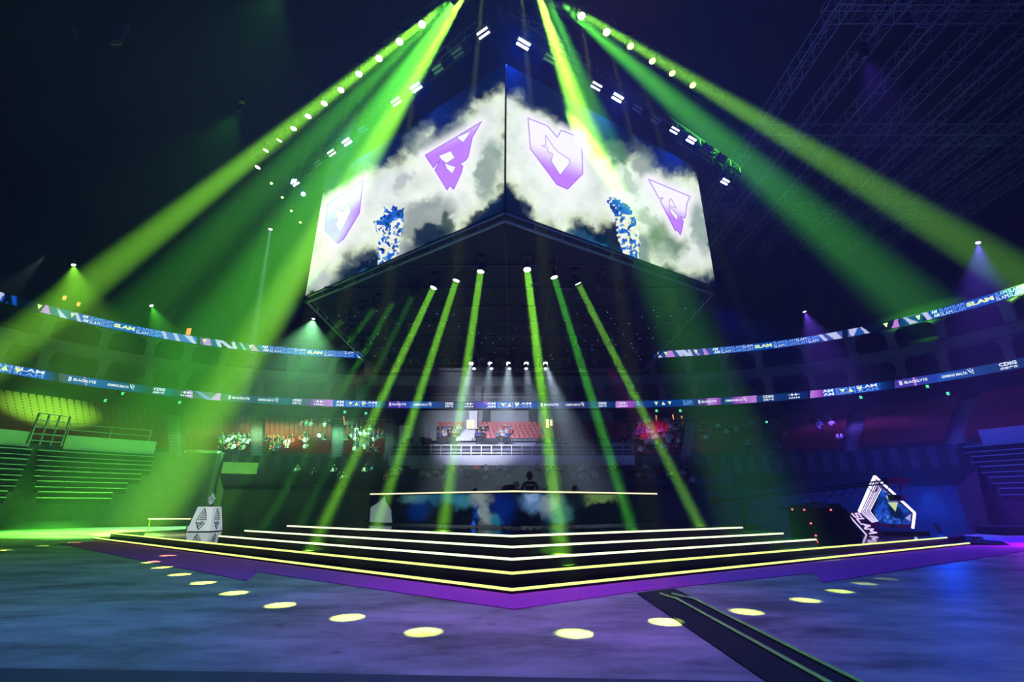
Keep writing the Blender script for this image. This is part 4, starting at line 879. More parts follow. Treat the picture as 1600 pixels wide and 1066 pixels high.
def picture_arch(P):
    X, Y = proj(P); n = fbm(X / 6, Y / 6); C = np.zeros(X.shape + (3,)); C[:] = (.0, .03, .22); C = lay(C, (.01, .08, .55), sm(.4, .6, n)); C = lay(C, (.0, .01, .06), sm(1.2, .7, blob(X, Y, 1400, 800, 16, 9, 40)))
    tri = sdf([(1387, 785), (1403, 785), (1399, 799), (1398, 798)], X, Y); C = lay(C, (.6, .75, .35), sm(.6, -.4, tri)); C = lay(C, (.45, .6, .55), sm(.6, -.4, sdf([(1389, 783), (1384, 776), (1391, 771), (1397, 777), (1402, 783)], X, Y)))
    C = lay(C, (.2, .35, .85), sm(.5, -.4, sdf([(1378, 768), (1383, 762), (1388, 770)], X, Y))); C = lay(C, (.35, .4, .8), sm(.6, -.5, sdf([(1414, 810), (1423, 803), (1423, 815)], X, Y))); C = lay(C, (.12, .3, .8), sm(.55, .62, fbm(X / 2.2, Y / 2.2, 3)) * sm(1.2, .8, blob(X, Y, 1390, 812, 24, 6, 15)) * .9)
    return C
def pent_screen(pts, painter, parent, name):
    n = 60; P0 = [np.array(p_) + np.array(parent.location) for p_ in pts]   # left-bottom, left-top.., fan between two polylines
    a = np.linspace(0, 1, n)
    def along(pl, t):
        seg = len(pl) - 1; i = min(int(t * seg), seg - 1); k = t * seg - i; return pl[i] * (1 - k) + pl[i + 1] * k
    left = [P0[0], P0[1], P0[2]]; right = [P0[4], P0[3], P0[2]]
    G = np.array([[along(left, t) * (1 - s_) + along(right, t) * s_ for t in a] for s_ in a]); return led_surface(name, G, painter(G), parent)
pent_screen([PP(1374, 818, .7), PP(1365, 800, .7), PP(1378, 762, .7), PP(1424, 802, .7), PP(1422, 820, .7)], picture_arch, e, 'led_screen')
mb = MB(); mb.box((.3, .3, .06), (2.6, 1.6, .12)); mb.build('base', M['gloss'], e)
# camera crane
jy = 24.2; A = at(1163, 778, Y=jy + 3); B = at(1366, 754, Y=jy); Cc = at(1397, 752, Y=jy)
e = empty('camera_crane', (A.x, A.y, 0), 'long dark camera crane reaching in front of the neon arch', 'camera crane')
org = Vector((A.x, A.y, 0)); mb = MB()
for dz in (-.08, .08): mb.bar(A + Vector((0, 0, dz)), Cc + Vector((0, 0, dz)), .06)
n = 40
for i in range(n):
    a, b = A.lerp(Cc, i / n), A.lerp(Cc, (i + 1) / n); sgn_ = 1 if i % 2 else -1; mb.bar(a + Vector((0, 0, .08 * sgn_)), b - Vector((0, 0, .08 * sgn_)), .035)
local(mb, org).build('boom', M['darkmetal'], e)
mb = MB(); mb.box(Cc + Vector((.1, 0, 0)), (1.1, .3, .32)); K = at(1400, 778, Y=jy); mb.bar(Cc + Vector((.5, 0, 0)), K + Vector((.25, 0, .3)), .08); mb.box(K, (.5, .4, .3)); mb.tube(K + Vector((0, -.2, 0)), K + Vector((0, -.42, 0)), .1); local(mb, org).build('camera_head', M['black'], e)
mb = MB()
for k in range(6):
    a = A.lerp(Cc, .55 + .07 * k); b = A.lerp(Cc, .62 + .07 * k); mb.path([a.lerp(b, t) + Vector((0, 0, -.08 - .35 * math.sin(math.pi * t))) for t in np.linspace(0, 1, 8)], .018)
local(mb, org).build('cable', M['black'], e)
mb = MB(); mb.bar(A, (A.x - .3, A.y, .6), .16); mb.box((A.x - .3, A.y, .35), (1.2, 1.2, .7)); mb.bar(A, A - (Cc - A).normalized() * 1.6, .14); mb.box(A - (Cc - A).normalized() * 1.6, (.5, .5, .4)); local(mb, org).build('pedestal', M['black'], e)
# long light bars on the floor behind the plinth
for px0, px1, y, lab in ((232, 298, 811, 'thin yellow lit bar lying low on the floor behind the plinth'),):
    a, b = at(px0, y, Y=33), at(px1, y, Y=33); a.z = b.z = max(.1, a.z); e = empty('light_bar', a, lab, 'light bar'); mb = MB(); mb.bar((0, 0, 0), b - a, .07); mb.build('lit_tube', M['desktrim'], e); [(lambda q: (q.bar((u * (b - a).x, 0, -.03), (u * (b - a).x, 0, -a.z), .05), q.build('stand_leg', M['black'], e)))(MB()) for u in (.05, .95)]
#PART4
# ------------------------------------------------------------------ hanging screen rig
RC = at(789, 345.5, Y=13.0); RH = RC.z
RL = at(481, 473, h=RH); RR_ = at(1114, 459.5, h=RH)
RLb, RRb = Vector((-9.75, 31.2, RH)), Vector((9.4, 31.2, RH))
rig = empty('screen_rig_canopy', RC, 'dark flat canopy frame hanging under the two big screens', 'canopy')
def loc(p): return Vector(p) - RC
ring = [RC, RR_, RRb, RLb, RL]
mb = MB(); mb.prism([loc(p).xy for p in ring], .25, .35); mb.build('underside_panel', M['dark'], rig)
mb = MB()
for a, b in zip(ring, ring[1:] + ring[:1]):
    for dz, w in ((0, .07), (.3, .07)): mb.bar(loc(a) + Vector((0, 0, dz)), loc(b) + Vector((0, 0, dz)), w)
    n = int((b - a).length / 1.1)
    for i in range(n + 1): p = loc(a).lerp(loc(b), i / n); mb.bar(p, p + Vector((0, 0, .3)), .05)
mb.build('edge_truss', M['metal'], rig)
mb = MB()
for k in np.linspace(-8, 8, 9):
    y0 = (RL.y - RC.y) * abs(k) / 9.5 + .8; mb.bar((k, y0, .1), (k, 18, .1), .07)
for k in np.linspace(3, 17, 8): w = min(9.2, k * 1.6); mb.bar((-w, k, .02), (w, k, .02), .07)
mb.build('grid_bar', M['darkmetal'], rig)
mb = MB(); r2 = random.Random(5)
for i in range(11):
    for j in range(24):
        y = 8.8 + i * .84; x = -9 + j * .78 + (i % 2) * .3 + r2.uniform(-.1, .1)
        if abs(x) < 8.9 and r2.random() < .6: mb.box((x, y - abs(x) * .12, .22), (.035, .035, .02))
o = mb.build('pinhole_light', M['dot'], rig); o['kind'] = 'stuff'
mb = MB()
for x, y in ((-2.4, 5), (-1.2, 4.6), (1.2, 4.6), (2.6, 5), (3.4, 6)): mb.box((x, y, .0), (.5, .05, .05))
mb.build('pale_bar', M['rail'], rig)
ST_ = at(788, 101, Y=13.0).z; SB = RH + .42
def big_screen(a, b, side, lab):
    a = Vector(a); b = Vector(b); d = (b - a); e = empty('led_screen', (*a.xy, SB), lab, 'led screen')
    d2 = Vector((d.x, d.y, 0)); n = Vector((d.y, -d.x, 0)).normalized(); n = n if n.y < 0 else -n
    O = Vector((*a.xy, SB)) + d2.normalized() * .03 + n * .02
    led_grid('led_panel', O, d2 + d2.normalized() * .25, (0, 0, ST_ - SB), 640, 400, lambda P: picture_wall(P, side), e)
    mb = MB(); L = d2.length + .28; q = d2.normalized(); mtx = Matrix((q, -n, Vector((0, 0, 1)))).transposed()
    mb.box(q * L / 2 - n * .12 + Vector((0, 0, (ST_ - SB) / 2)), (L, .24, ST_ - SB + .06), 0, mtx); mb.build('cabinet_back', M['black'], e)
    return e
big_screen(RC, RL, -1, 'big hanging screen left of the corner, triangle emblem near the corner')
big_screen(RC, RR_, 1, 'big hanging screen right of the corner, large crest near the corner')
# ------------------------------------------------------------------ trusses
def truss(a, b, w, label, group=None, m='darkmetal', step=.9, name='lighting_truss'):
    a = Vector(a); b = Vector(b); d = b - a; L = d.length; z = d.normalized(); x = z.cross(Vector((0, 0, 1))).normalized(); y = x.cross(z)
    e = empty(name, a, label, 'truss', group); mb = MB(); c = [(x * sx + y * sy) * w / 2 for sx, sy in ((-1, -1), (1, -1), (1, 1), (-1, 1))]
    for k in c: mb.bar(k, k + d, .06)
    mb.build('chord', M[m], e); mb = MB(); n = max(1, int(L / step))
    for i in range(n + 1):
        o = z * (L * i / n)
        for k in range(4): mb.bar(c[k] + o, c[(k + 1) % 4] + o, .035)
        if i < n: o2 = z * (L * (i + 1) / n); mb.bar(c[0] + o, c[1] + o2, .03); mb.bar(c[3] + o, c[2] + o2, .03); mb.bar(c[1] + o, c[2] + o2, .03)
    mb.build('brace', M[m], e); return e
H1 = 20.9; H2 = 18.9
def rowpt(px, y, h): return at(px, y, h=h)
ul = [(700, 5), (660, 35), (625, 62), (593, 88), (562, 112), (534, 137), (508, 158), (483, 178), (460, 197), (439, 215), (418, 231), (405, 258)]
ur = [(872, -2), (908, 22), (947, 47), (984, 69), (1018, 92), (1049, 111), (1081, 130)]
A0, A1 = rowpt(780, -58, H1 + .85), rowpt(395, 249, H1 + .85); B0, B1 = rowpt(790, -57, H1 + .85), rowpt(1125, 158, H1 + .85)
truss(A0, A1, .6, 'outer truss high over the left of the stage carrying the row of bright round lamps')
truss(B0, B1, .6, 'outer truss high over the right of the stage carrying bright round lamps')
C0, C1 = rowpt(788, 20, H2 + .9), rowpt(455, 280, H2 + .9); D0, D1 = rowpt(790, 22, H2 + .9), rowpt(1150, 270, H2 + .9)
truss(C0, C1, .5, 'inner truss above the left big screen with blue flood lamps and white twin bars')
truss(D0, D1, .5, 'inner truss above the right big screen with blue flood lamps and white twin bars')
# roof trusses at right, real ladders of steel running front to back and across
for i in range(9):
    X = 20.9 + 3.5 * i; truss((X, 9, 31.7), (X, 50 if i < 8 else 44, 31.7), .95, 'roof truss running front to back, %s of the row at upper right' % ['first', 'second', 'third', 'fourth', 'fifth', 'sixth', 'seventh', 'eighth', 'ninth'][i] + ' from the stage', 'roof trusses at upper right', 'metal', 1.3, 'roof_truss')
for Y in (20.3, 31.0, 42): truss((20.4, Y, 31.9), (50, Y, 31.9), 1.2, {20.3: 'nearest', 31.0: 'middle', 42: 'farthest'}[Y] + ' cross truss running sideways under the roof at upper right', None, 'metal', 1.5, 'roof_truss')
for px, py, w, h, Y, lab in ((187, 54, 1.0, 2.4, 27, 'small pale blue hanging banner high at upper left'), (1437, 22, 1.1, 2.6, 22, 'pale hanging banner between the roof trusses at upper right')):
    p = at(px, py, Y=Y); mb = MB(); mb.box((0, 0, 0), (w, .04, h)); o = mb.build('hanging_banner', M['white']); o.location = p; tag(o, lab, 'banner')

# ------------------------------------------------------------------ lamps
_m = {}
def head_meshes(lens, r=.16):
    k = (lens, r)
    if k in _m: return _m[k]
    b = MB(); b.box((0, 0, .46), (.34, .3, .16)); y = MB(); y.box((-.2, 0, .2), (.04, .1, .42)); y.box((.2, 0, .2), (.04, .1, .42)); y.box((0, 0, .4), (.44, .1, .04))
    h = MB(); h.lathe([(0, .2), (.1, .19), (r * .85, .05), (r, -.12), (r * 1.02, -.2), (r * .93, -.2)], 16); l = MB(); l.lathe([(0, -.185), (r * .93, -.185), (r * .93, -.19), (0, -.19)], 16)
    _m[k] = (b.mesh('base', [M['black']]), y.mesh('yoke', [M['black']]), h.mesh('lamp_head', [M['black']]), l.mesh('lens', [M[lens]])); return _m[k]
def lamp(p, target, lens, label, group=None, spot=None, r=.16, name='moving_head_lamp', sc=1.):
    """spot = (energy, degrees, colour, blend, size)"""
    e = empty(name, p, label, 'stage lamp', group); b, y, h, l = head_meshes(lens, r)
    d = (Vector(target) - Vector(p)).normalized(); e.scale = (sc,) * 3
    link('base', b, e); link('yoke', y, e)
    hd = link('lamp_head', h, e); hd.rotation_euler = d.to_track_quat('-Z', 'Y').to_euler(); link('lens', l, hd)
    if spot: spot_at(Vector(p) + d * (.28 * sc), d, spot)
    return e
WK, SK, RK = .055, .08, 4
def spot_at(p, d, spot):
    if len(spot) == 6:   # a parallel beam leaving the whole lens
        en, ang, col, bl, sz, _ = spot; L = bpy.data.lights.new('beam', 'AREA'); L.shape = 'DISK'; L.size = sz; L.spread = R(ang); L.energy = en; L.color = col
        o = link('beam_light', L); o.location = p; o.rotation_euler = Vector(d).to_track_quat('-Z', 'Y').to_euler(); return o
    en, ang, col, bl, sz = spot; L = bpy.data.lights.new('spot', 'SPOT'); L.energy = en; L.spot_size = R(ang); L.color = col; L.spot_blend = bl; L.shadow_soft_size = sz
    o = link('spot_light', L); o.location = p; o.rotation_euler = Vector(d).to_track_quat('-Z', 'Y').to_euler(); return o
GR, YG, CW = (.13, 1, .05), (.3, 1, .04), (.75, .95, 1)
# light pools on the floor from the outer truss
pools = [(662, 988), (543, 965), (438, 946), (366, 927), (318, 911), (281, 898), (253, 887), (235, 879), (262, 869), (117, 848), (67, 853), (5, 860)]
names = ['nearest the stage point', 'second from the stage point', 'third from the point', 'fourth along', 'fifth along', 'sixth along', 'seventh along', 'eighth along', 'ninth along', 'tenth along', 'last but one at the outer end', 'last at the outer end']
for i, ((x, y), (tx, ty)) in enumerate(zip([(757, -44)] + ul[1:], pools)):
    p = at(x, y, h=H1); t = at(tx, ty, h=0); L = (t - p).length
    lamp(p, t, 'lens_w', 'round lamp on the left outer truss, ' + names[i], 'round lamps on the outer trusses', (30000 * L * L / 24 / 24 * (8 if i < 7 else 5), math.degrees(2 * math.atan(.25 / L)), (.72, 1, .12), .12, .06), .16)
poolsr = [(897, 990), (1041, 972), (1166, 956), (1258, 938), (1312, 924), (1350, 912), (1385, 905)]
for i, ((x, y), (tx, ty)) in enumerate(zip([(812, -46)] + ur[1:], poolsr)):
    p = at(x, y, h=H1); t = at(tx, ty, h=0); L = (t - p).length
    lamp(p, t, 'lens_w' if i < 3 else 'lens_g', 'round lamp on the right outer truss, ' + names[i], 'round lamps on the outer trusses', (30000 * L * L / 24 / 24 * [8, 8, 6, 4, 3, .8, .4][i], math.degrees(2 * math.atan(.25 / L)), (.72, 1, .12), .12, .06), .16)
# big soft green beams over the hall, thrown by lamps at the point of the outer truss
BE = 12.0
BIG = [((700, 5), (60, 508), 32, 4.8, 1.15, YG, 'far out over the left stands'), ((711, -6), (215, 500), 30, 9.0, .17, GR, 'over the left stands'),
       ((735, -26), (345, 640), 25, 9.5, .9, YG, 'across the left big screen'), ((723, -15), (230, 690), 27, 15.0, .25, GR, 'down to the left tunnel'),
       ((835, -26), (992, 430), 18.5, 13.0, .6, YG, 'across the right big screen'), ((852, -14), (1085, 560), 16, 11.0, .06, GR, 'down past the right end of the canopy'),
       ((884, 7), (1410, 322), 26.5, 5.0, .6, YG, 'far out over the right stands'), ((868, -2), (1330, 400), 35, 8.5, .25, GR, 'lower over the right stands')]
for (x, y), (tx, ty), Y, ang, k, colr, lab in BIG:
    p = at(x, y, h=H1 - (1.6 if (x, y) in ((711, -6), (868, -2)) else .7)); t = at(tx, ty, Y=Y); lamp(p, t, 'lens_w', 'round lamp at the outer truss point beaming ' + lab, 'green beam lamps at the truss point', (520000 * k * BE, ang, colr, 1, .12), .2)
# narrow green beams under the canopy
NAR = [((752, 418), (686, 868), 1.9, YG), ((715, 432), (577, 860), 1.9, YG), ((680, 444), (486, 862), 1.8, YG), ((648, 456), (462, 835), .25, GR), ((618, 466), (404, 837), .4, GR), ((590, 476), (320, 835), .3, GR), ((565, 486), (400, 700), .07, GR), ((540, 495), (235, 835), .35, GR), ((537, 511), (200, 836), .2, GR), ((550, 524), (430, 680), .1, GR), ((562, 536), (430, 700), .1, GR), ((572, 547), (440, 720), .08, GR),
       ((823, 416), (880, 884), 2.2, YG), ((864, 427), (998, 862), 1.0, GR), ((900, 437), (1108, 850), 1.5, YG), ((937, 447), (1090, 700), .07, GR), ((970, 457), (1110, 700), .07, GR)]
on = ['first', 'second', 'third', 'fourth', 'fifth', 'sixth', 'seventh', 'eighth', 'ninth', 'tenth', 'eleventh', 'twelfth']
for i, ((x, y), (tx, ty), k, colr) in enumerate(NAR):
    p = at(x, y, h=RH - .25); t = at(tx, ty, h=.3) if ty > 815 else at(tx, ty, Y=38)
    lab = ('%s round green beam lamp left of the canopy middle, counted outward' % on[i]) if i < 12 else ('%s round green beam lamp right of the canopy middle, counted outward' % on[i - 12])
    lamp(p, t, 'lens_w' if k > .3 else 'lens_g', lab, 'beam lamps under the canopy', (200 * k, 2.6, colr, .6, .27, 1) if k > .15 else None, .15)
# five cold white lamps over the desk with their smaller companions
for i, (x, tx, a, k) in enumerate([(737, 712, 17, 1.0), (766, 752, 16, .45), (794, 792, 22, 1.2), (822, 836, 16, .45), (851, 893, 18, 1.1)]):
    p = at(x, 565, h=RH - .25); t = at(tx, 700, Y=25); w = ['leftmost', 'second', 'middle', 'fourth', 'rightmost'][i]
    lamp(p, t, 'lens_w2', w + ' of the five cold white lamps over the player desk', 'white lamps over the desk', (420 * k, a + 6, (.62, .85, 1), 1, .28, 1), .16)
    q = at([741, 768, 796, 822, 852][i], 573, h=RH - .8); lamp(q, q + Vector((0, -.6, -1)), 'lens_s', w + ' small lamp hanging just below the cold white ones', 'small lamps under the white lamps', None, .12)
# blue flood lamps and twin white bars along the inner truss
def flood(p, n_dir, lens, label, group, two=True, spot=None, s=1.):
    e = empty('flood_lamp' if spot or lens == 'lens_b' else 'strobe_bar', p, label, 'stage lamp', group); d = Vector(n_dir).normalized(); ax = Vector((-.82, .57, 0)) if p.x < -.3 else Vector((.86, .51, 0)); yv = -(d - ax * d.dot(ax)).normalized(); q = Matrix((ax, yv, ax.cross(yv))).transposed()
    b = MB(); b.box(q @ Vector((0, .1, 0)), (.72 * s, .16, .42 * s), 0, q); b.build('housing', M['black'], e); br = MB(); br.bar((0, 0, .2), (0, .1, .6), .05); br.build('bracket', M['black'], e)
    for dz in (-.1, .1): m_ = MB(); m_.box(q @ Vector((0, -.0, dz * s)), (.62 * s, .04, .1 * s), 0, q); m_.build('light_bar', M[lens], e)
    if spot: spot_at(Vector(p) + d * .15, d, spot)
cs = Vector((0, 2, HC))
for (x, y), lab, k in [((650, 137), 'blue flood lamp above the left screen inside the green beam', .6), ((542, 222), 'blue flood lamp above the outer half of the left screen', .7), ((461, 286), 'outermost blue flood lamp left of the left screen', .3), ((818, 69), 'large blue flood lamp just right of the screen corner', 1.4), ((965, 153), 'blue flood lamp above the middle of the right screen', 1.), ((1080, 219), 'blue flood lamp above the outer part of the right screen', .8), ((1133, 284), 'outermost blue flood lamp beyond the right screen', .4)]:
    p = at(x, y, h=H2); t = Vector((p.x * .2, 4, 0)); flood(p, t - p, 'lens_b', lab, 'blue flood lamps on the inner truss', spot=(2000 * k, 150, (.0, .05, 1), 1, .12), s=.85)
for (x, y), on_, lab in [((755, 52), 1, 'lit twin white bar lamp near the screen corner, left side'), ((619, 159), 1, 'lit twin white bar lamp above the middle of the left screen'), ((518, 239), 1, 'lit twin white bar lamp above the outer left screen'), ((932, 135), 1, 'lit twin white bar lamp right of the green beam above the right screen'), ((1054, 204), 1, 'lit twin white bar lamp above the outer right screen'),
                         ((859, 92), 0, 'dim bluish twin bar lamp at the edge of the right green beam'), ((996, 170), 0, 'unlit twin bar lamp beside the middle blue flood lamp'), ((1026, 188), 0, 'unlit twin bar lamp left of the lit one above the right screen'), ((1107, 233), 0, 'unlit twin bar lamp right of the outer blue flood lamp'), ((1129, 248), 0, 'unlit twin bar lamp at the outer end of the right inner truss'), ((715, 83), 0, 'unlit twin bar lamp near the screen corner, left side'), ((684, 108), 0, 'unlit twin bar lamp between corner and blue flood lamp, left'), ((567, 202), 0, 'unlit twin bar lamp inside the left green beam'), ((497, 255), 0, 'unlit twin bar lamp at the outer end of the left inner truss')]:
    p = at(x, y, h=H2); flood(p, cs - p, 'lens_s' if on_ else 'lens_dim', lab, 'twin bar lamps on the inner truss', s=.8)
# lone lamps on the rim of the stands
for (x, y), Y, tpx, lens, col, k, a, lab in [((115, 412), 42, (118, 470), 'lens_w', YG, .5, 60, 'round pale green lamp shining down above the far left ribbon'), ((236, 476), 50, (262, 540), 'lens_w', GR, .35, 50, 'small green lamp above the upper left ribbon'), ((490, 496), 50, (478, 560), 'lens_w2', (.3, 1, .4), .9, 90, 'bright greenish white lamp left of the canopy'),
                                              ((423, 356), 40, (392, 560), 'lens_w2', (.5, 1, .75), .9, 7, 'lamp with a thin pale downward beam between the left green beams'), ((1528, 377), 36, (1533, 440), 'lens_p', (.16, .08, 1), .6, 42, 'purple lamp shining down above the upper right ribbon'), ((1256, 485), 46, (1280, 540), 'lens_p', (.2, .08, 1), .3, 60, 'small purple lamp above the right ribbon'), ((75, 397), 44, (50, 420), 'lens_dim', (.4, .6, .7), .08, 30, 'faint lamp at the far upper left')]:
    p = at(x, y, Y=Y); t = at(*tpx, Y=Y - .5); lamp(p, t, lens, lab, None, (26000 * k * RK, a, col, 1, .1) if a > 10 else (110, 5, col, 1, .25, 1), .2 if lens != 'lens_dim' else .12)
for i, (x, y) in enumerate([(405, 261), (424, 285), (441, 307), (455, 328), (469, 346)]):
    p = at(x, y, h=H1); lamp(p, p + Vector((.5, -.6, -1)), 'lens_g', 'tiny yellow-green lamp trailing off below the left lamp row, ' + on[i], 'tiny lamps trailing off the left row', None, .09)
for (x, y), lab in (((459, 284), 'tiny blue-white lamp left of the left screen, the upper one'), ((474, 304), 'tiny blue-white lamp left of the left screen, the lower one')):
    p = at(x, y, h=H2 - .8); lamp(p, p + Vector((.5, -1, -.6)), 'lens_b', lab, None, None, .12)
p = at(793, 325, Y=14.5); lamp(p, p + Vector((0, -1, -.3)), 'lens_p', 'tiny purple light in the dark gap above the canopy point', None, None, .07)
# ---- added wash lamps that colour floor and stands
def wash(p, t, spot, lens, lab, r=.16):
    spot = (spot[0] * WK, *spot[1:])
    lamp(p, t, lens, lab, 'added wash lamps', spot, r)
WASH = [((6, 9, 21), (7, 3, 0), (30000, 75, (.10, .09, 1), 1, .2)), ((-4, 8.5, 21), (-4, 2, 0), (15000, 70, (.1, .25, 1), 1, .2)), ((2, 7.5, 21), (0, 6, 0), (24000, 70, (.3, .55, .9), 1, .2)), ((3, 6, 19), (.5, 9.8, 0), (62000, 34, (1, .08, .8), 1, .2)),
        ((16, 15, 21), (20, 20, 0), (70000, 60, (.14, .05, 1), 1, .2)), ((-14, 18, 21), (-26, 24, 0), (40000, 75, GR, 1, .2)), ((-9, 12, 21), (-11, 11, 0), (26000, 60, (.2, 1, .25), 1, .2))]
for i, (p, t, sp) in enumerate(WASH):
    wash(Vector(p), Vector(t), sp, 'lens_dim', 'added wash lamp above the stage, %s of the set' % on[i])
PLT = Vector((-16.6, 26.6, 1)); lamp(Vector((-7, 16, 19.5)), PLT, 'lens_dim', 'added dark lamp over the left of the stage aimed at the white plinth', None, (30000, 12, (.85, .9, 1), 1, .1), .16)  # added spot to brighten the plinth
def stand_light(px, y, Y, tx, ty, TY, sp, lens, lab):
    p = at(px, y, Y=Y); t = at(tx, ty, Y=TY); sp = (sp[0] * SK, *sp[1:]); lamp(p, t, lens, lab, 'lamps aimed at the stands', sp, .16)
stand_light(700, 540, 29, 760, 680, 56, (500000, 38, (.8, .85, 1), 1, .2), 'lens_dim', 'added dark lamp at the canopy back aimed at the centre seats')  # added fill lamps, apart from those for purple-lit and orange-lit seats
stand_light(660, 545, 29, 770, 719, 47, (240000, 42, (.35, .25, 1), 1, .2), 'lens_dim', 'added dark lamp at the canopy back aimed at the white stand wall')
stand_light(930, 540, 29, 1022, 683, 58, (500000, 10, (1, .05, .75), 1, .2), 'lens_dim', 'dark lamp at the canopy back aimed at the purple-lit seats')
stand_light(630, 545, 29, 415, 690, 54, (500000, 13, (1, .75, .15), 1, .2), 'lens_dim', 'dark lamp at the canopy back aimed at the orange-lit seats')
stand_light(900, 545, 29, 1040, 700, 52, (60000, 34, (.3, .4, 1), 1, .2), 'lens_dim', 'added dark lamp at the canopy back aimed at the seats right of the centre')
stand_light(690, 545, 29, 560, 690, 54, (50000, 30, (.7, .85, 1), 1, .2), 'lens_dim', 'added dark lamp at the canopy back aimed at the crowded seats left of the centre')
stand_light(1100, 470, 30, 1450, 760, 34, (120000, 60, (.0, .05, 1), 1, .3), 'lens_dim', 'added dark lamp at the right edge of the canopy aimed at the right floor')
stand_light(1100, 300, 24, 1590, 640, 40, (60000, 30, (.25, .05, 1), 1, .3), 'lens_dim', 'added dark lamp beside the right screen aimed at the far right seats')
stand_light(1140, 300, 22, 1400, 100, 30, (50000, 100, (.12, .08, 1), 1, .3), 'lens_dim', 'added dark lamp right of the right screen aimed up at the roof trusses')
stand_light(480, 470, 30, 60, 640, 38, (45000, 60, (.2, 1, .35), 1, .3), 'lens_dim', 'added dark lamp at the left edge of the canopy aimed at the left stands')
# added blue and purple floor lamps that tint haze and carpet at right
for (x, y), col, en, lab in [((1462, 812), (.0, .06, 1), 16000, 'added blue floor lamp hidden behind the neon arch'), ((1625, 838), (.35, .02, 1), 5000, 'added purple floor lamp out of view past the right stage carpet')]:
    p = at(x, y, Y=27.5 if y < 820 else 22); p.z = .1; q_ = p + Vector((0, 0, .35)); lamp(q_, q_ + Vector((-.2, .3, .8)), 'lens_dim', lab, None, None, .12, sc=.6)
    L = bpy.data.lights.new('glow', 'POINT'); L.energy = en * .12; L.color = col; L.shadow_soft_size = .15; o = link('added_glow', L); o.location = p + Vector((0, 0, 1.6))
# ------------------------------------------------------------------ haze filling the hall
hz = bpy.data.materials.new('stage_haze'); hz.use_nodes = True; nt = hz.node_tree; nt.nodes.remove(nt.nodes['Principled BSDF']); vs = nt.nodes.new('ShaderNodeVolumeScatter'); vs.inputs['Density'].default_value = .0033; vs.inputs['Anisotropy'].default_value = .15
hz.cycles.volume_sampling = 'EQUIANGULAR'
nt.links.new(vs.outputs[0], nt.nodes['Material Output'].inputs['Volume'])
mb = MB(); mb.box((0, 24, 22.6), (170, 116, 44.8)); o = mb.build('haze', hz); tag(o, 'thin stage haze filling the whole hall', 'haze', kind='stuff')
#PART5
# ------------------------------------------------------------------ seats
def seat_mb():
    m = MB(); m.box((0, .02, .42), (.44, .42, .05)); m.box((0, .24, .66), (.44, .05, .46)); m.box((0, .1, .2), (.08, .1, .4)); return m
sb = MB(); sb.box((0, .02, .42), (.44, .42, .05)); seat_pan = sb.mesh('seat_pan', [M['seat']])
sb = MB(); sb.slab([(-.22, .21, .45), (.22, .21, .45), (.21, .24, .84), (.14, .25, .9), (-.14, .25, .9), (-.21, .24, .84)], (0, .04, 0)); seat_back = sb.mesh('backrest', [M['seat']])
sb = MB(); sb.bar((0, .12, 0), (0, .1, .42), .06); seat_leg = sb.mesh('leg', [M['darkmetal']])
proto = [seat_pan, seat_back, seat_leg]; count = [0]; seats = []
def add_seat(p, rz, lab, grp):
    e = link('arena_seat', None); e.empty_display_size = .1; e.location = p; e.rotation_euler = (0, 0, rz); tag(e, lab, 'seat', grp)
    for n_, m_ in zip(('seat_pan', 'backrest', 'leg'), proto): link(n_, m_, e)
r3 = random.Random(11)
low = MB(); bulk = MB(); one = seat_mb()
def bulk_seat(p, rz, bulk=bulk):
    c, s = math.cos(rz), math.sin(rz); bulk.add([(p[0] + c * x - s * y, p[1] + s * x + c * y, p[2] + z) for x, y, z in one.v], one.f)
# centre stand seats, cut by the stairs
occ = {}
sx0, sx1 = X_at(725, 57, 10), X_at(742, 57, 10)
nmed = 0; rown = ['front', 'second', 'middle', 'fourth', 'back']; MED = []
for r, (y, h) in enumerate(MEDROWS):
    xa, xb = X_at(683, y, h), X_at(850, y, h); n = int((xb - xa) / .55)
    for k in range(n):
        x = xa + (k + .5) * .55
        if sx0 - .1 < x < sx1 + .5: continue
        side = 'left of the pale stairs' if x < sx0 else 'right of the pale stairs'
        MED.append((x, y, h)); add_seat((x, y - .1, h), 0, 'red seat in the %s row of the centre stand, %s' % (rown[r], side), 'red seats in the %s row of the centre stand, %s' % (rown[r], side)); nmed += 1
    for k in range(int((X_at(985, y, h) - xb) / .55)): bulk_seat((xb + (k + .5) * .55, y - .1, h), 0)
ais = [s_of_px(px, -.3, 11.6) for px, _ in AISLES]
sA, sB = s_of_px(988, -2, 10), s_of_px(1050, -2, 10); left = 296 - nmed
def rz_at(s, off=0):
    d = bowl(t_of_s(s + .4), off) - bowl(t_of_s(s - .4), off); return math.atan2(d.y, d.x) + math.pi
UPS = []
cS0, cS1 = s_of_px(996, -8, 8), s_of_px(600, -8, 8)
s_lo, s_hi = s_of_px(1690, -6, 9), s_of_px(-90, -6, 9)
for r, (off, h) in enumerate(UPROWS):
    s = s_lo
    while s < s_hi:
        s += .58
        if any(abs(s - a) < .8 for a in ais) or cS0 < s < cS1: continue
        p = bowl(t_of_s(s), off, h); rz = rz_at(s, off); UPS.append((s, off, h))
        if sB < s < sA and left > 0 and r >= 7: add_seat(p, rz, 'red seat in the purple-lit block, row %s' % on[13 - r + 0], 'red seats in the purple-lit block, row %s' % on[13 - r]); left -= 1
        else: bulk_seat(p, rz)
LOS = []
for r, (off, h) in enumerate(LOWROWS):
    s = s_of_px(1150, off, h)
    while s < s_of_px(430, off, h): s += .58; p = bowl(t_of_s(s), off, h); LOS.append((s, off, h)); bulk_seat(p, rz_at(s, off), low)
o = low.build('arena_seats', M['greyseat']); tag(o, 'rows of dark grey seats on the low stand under the white wall', 'seats', kind='stuff')
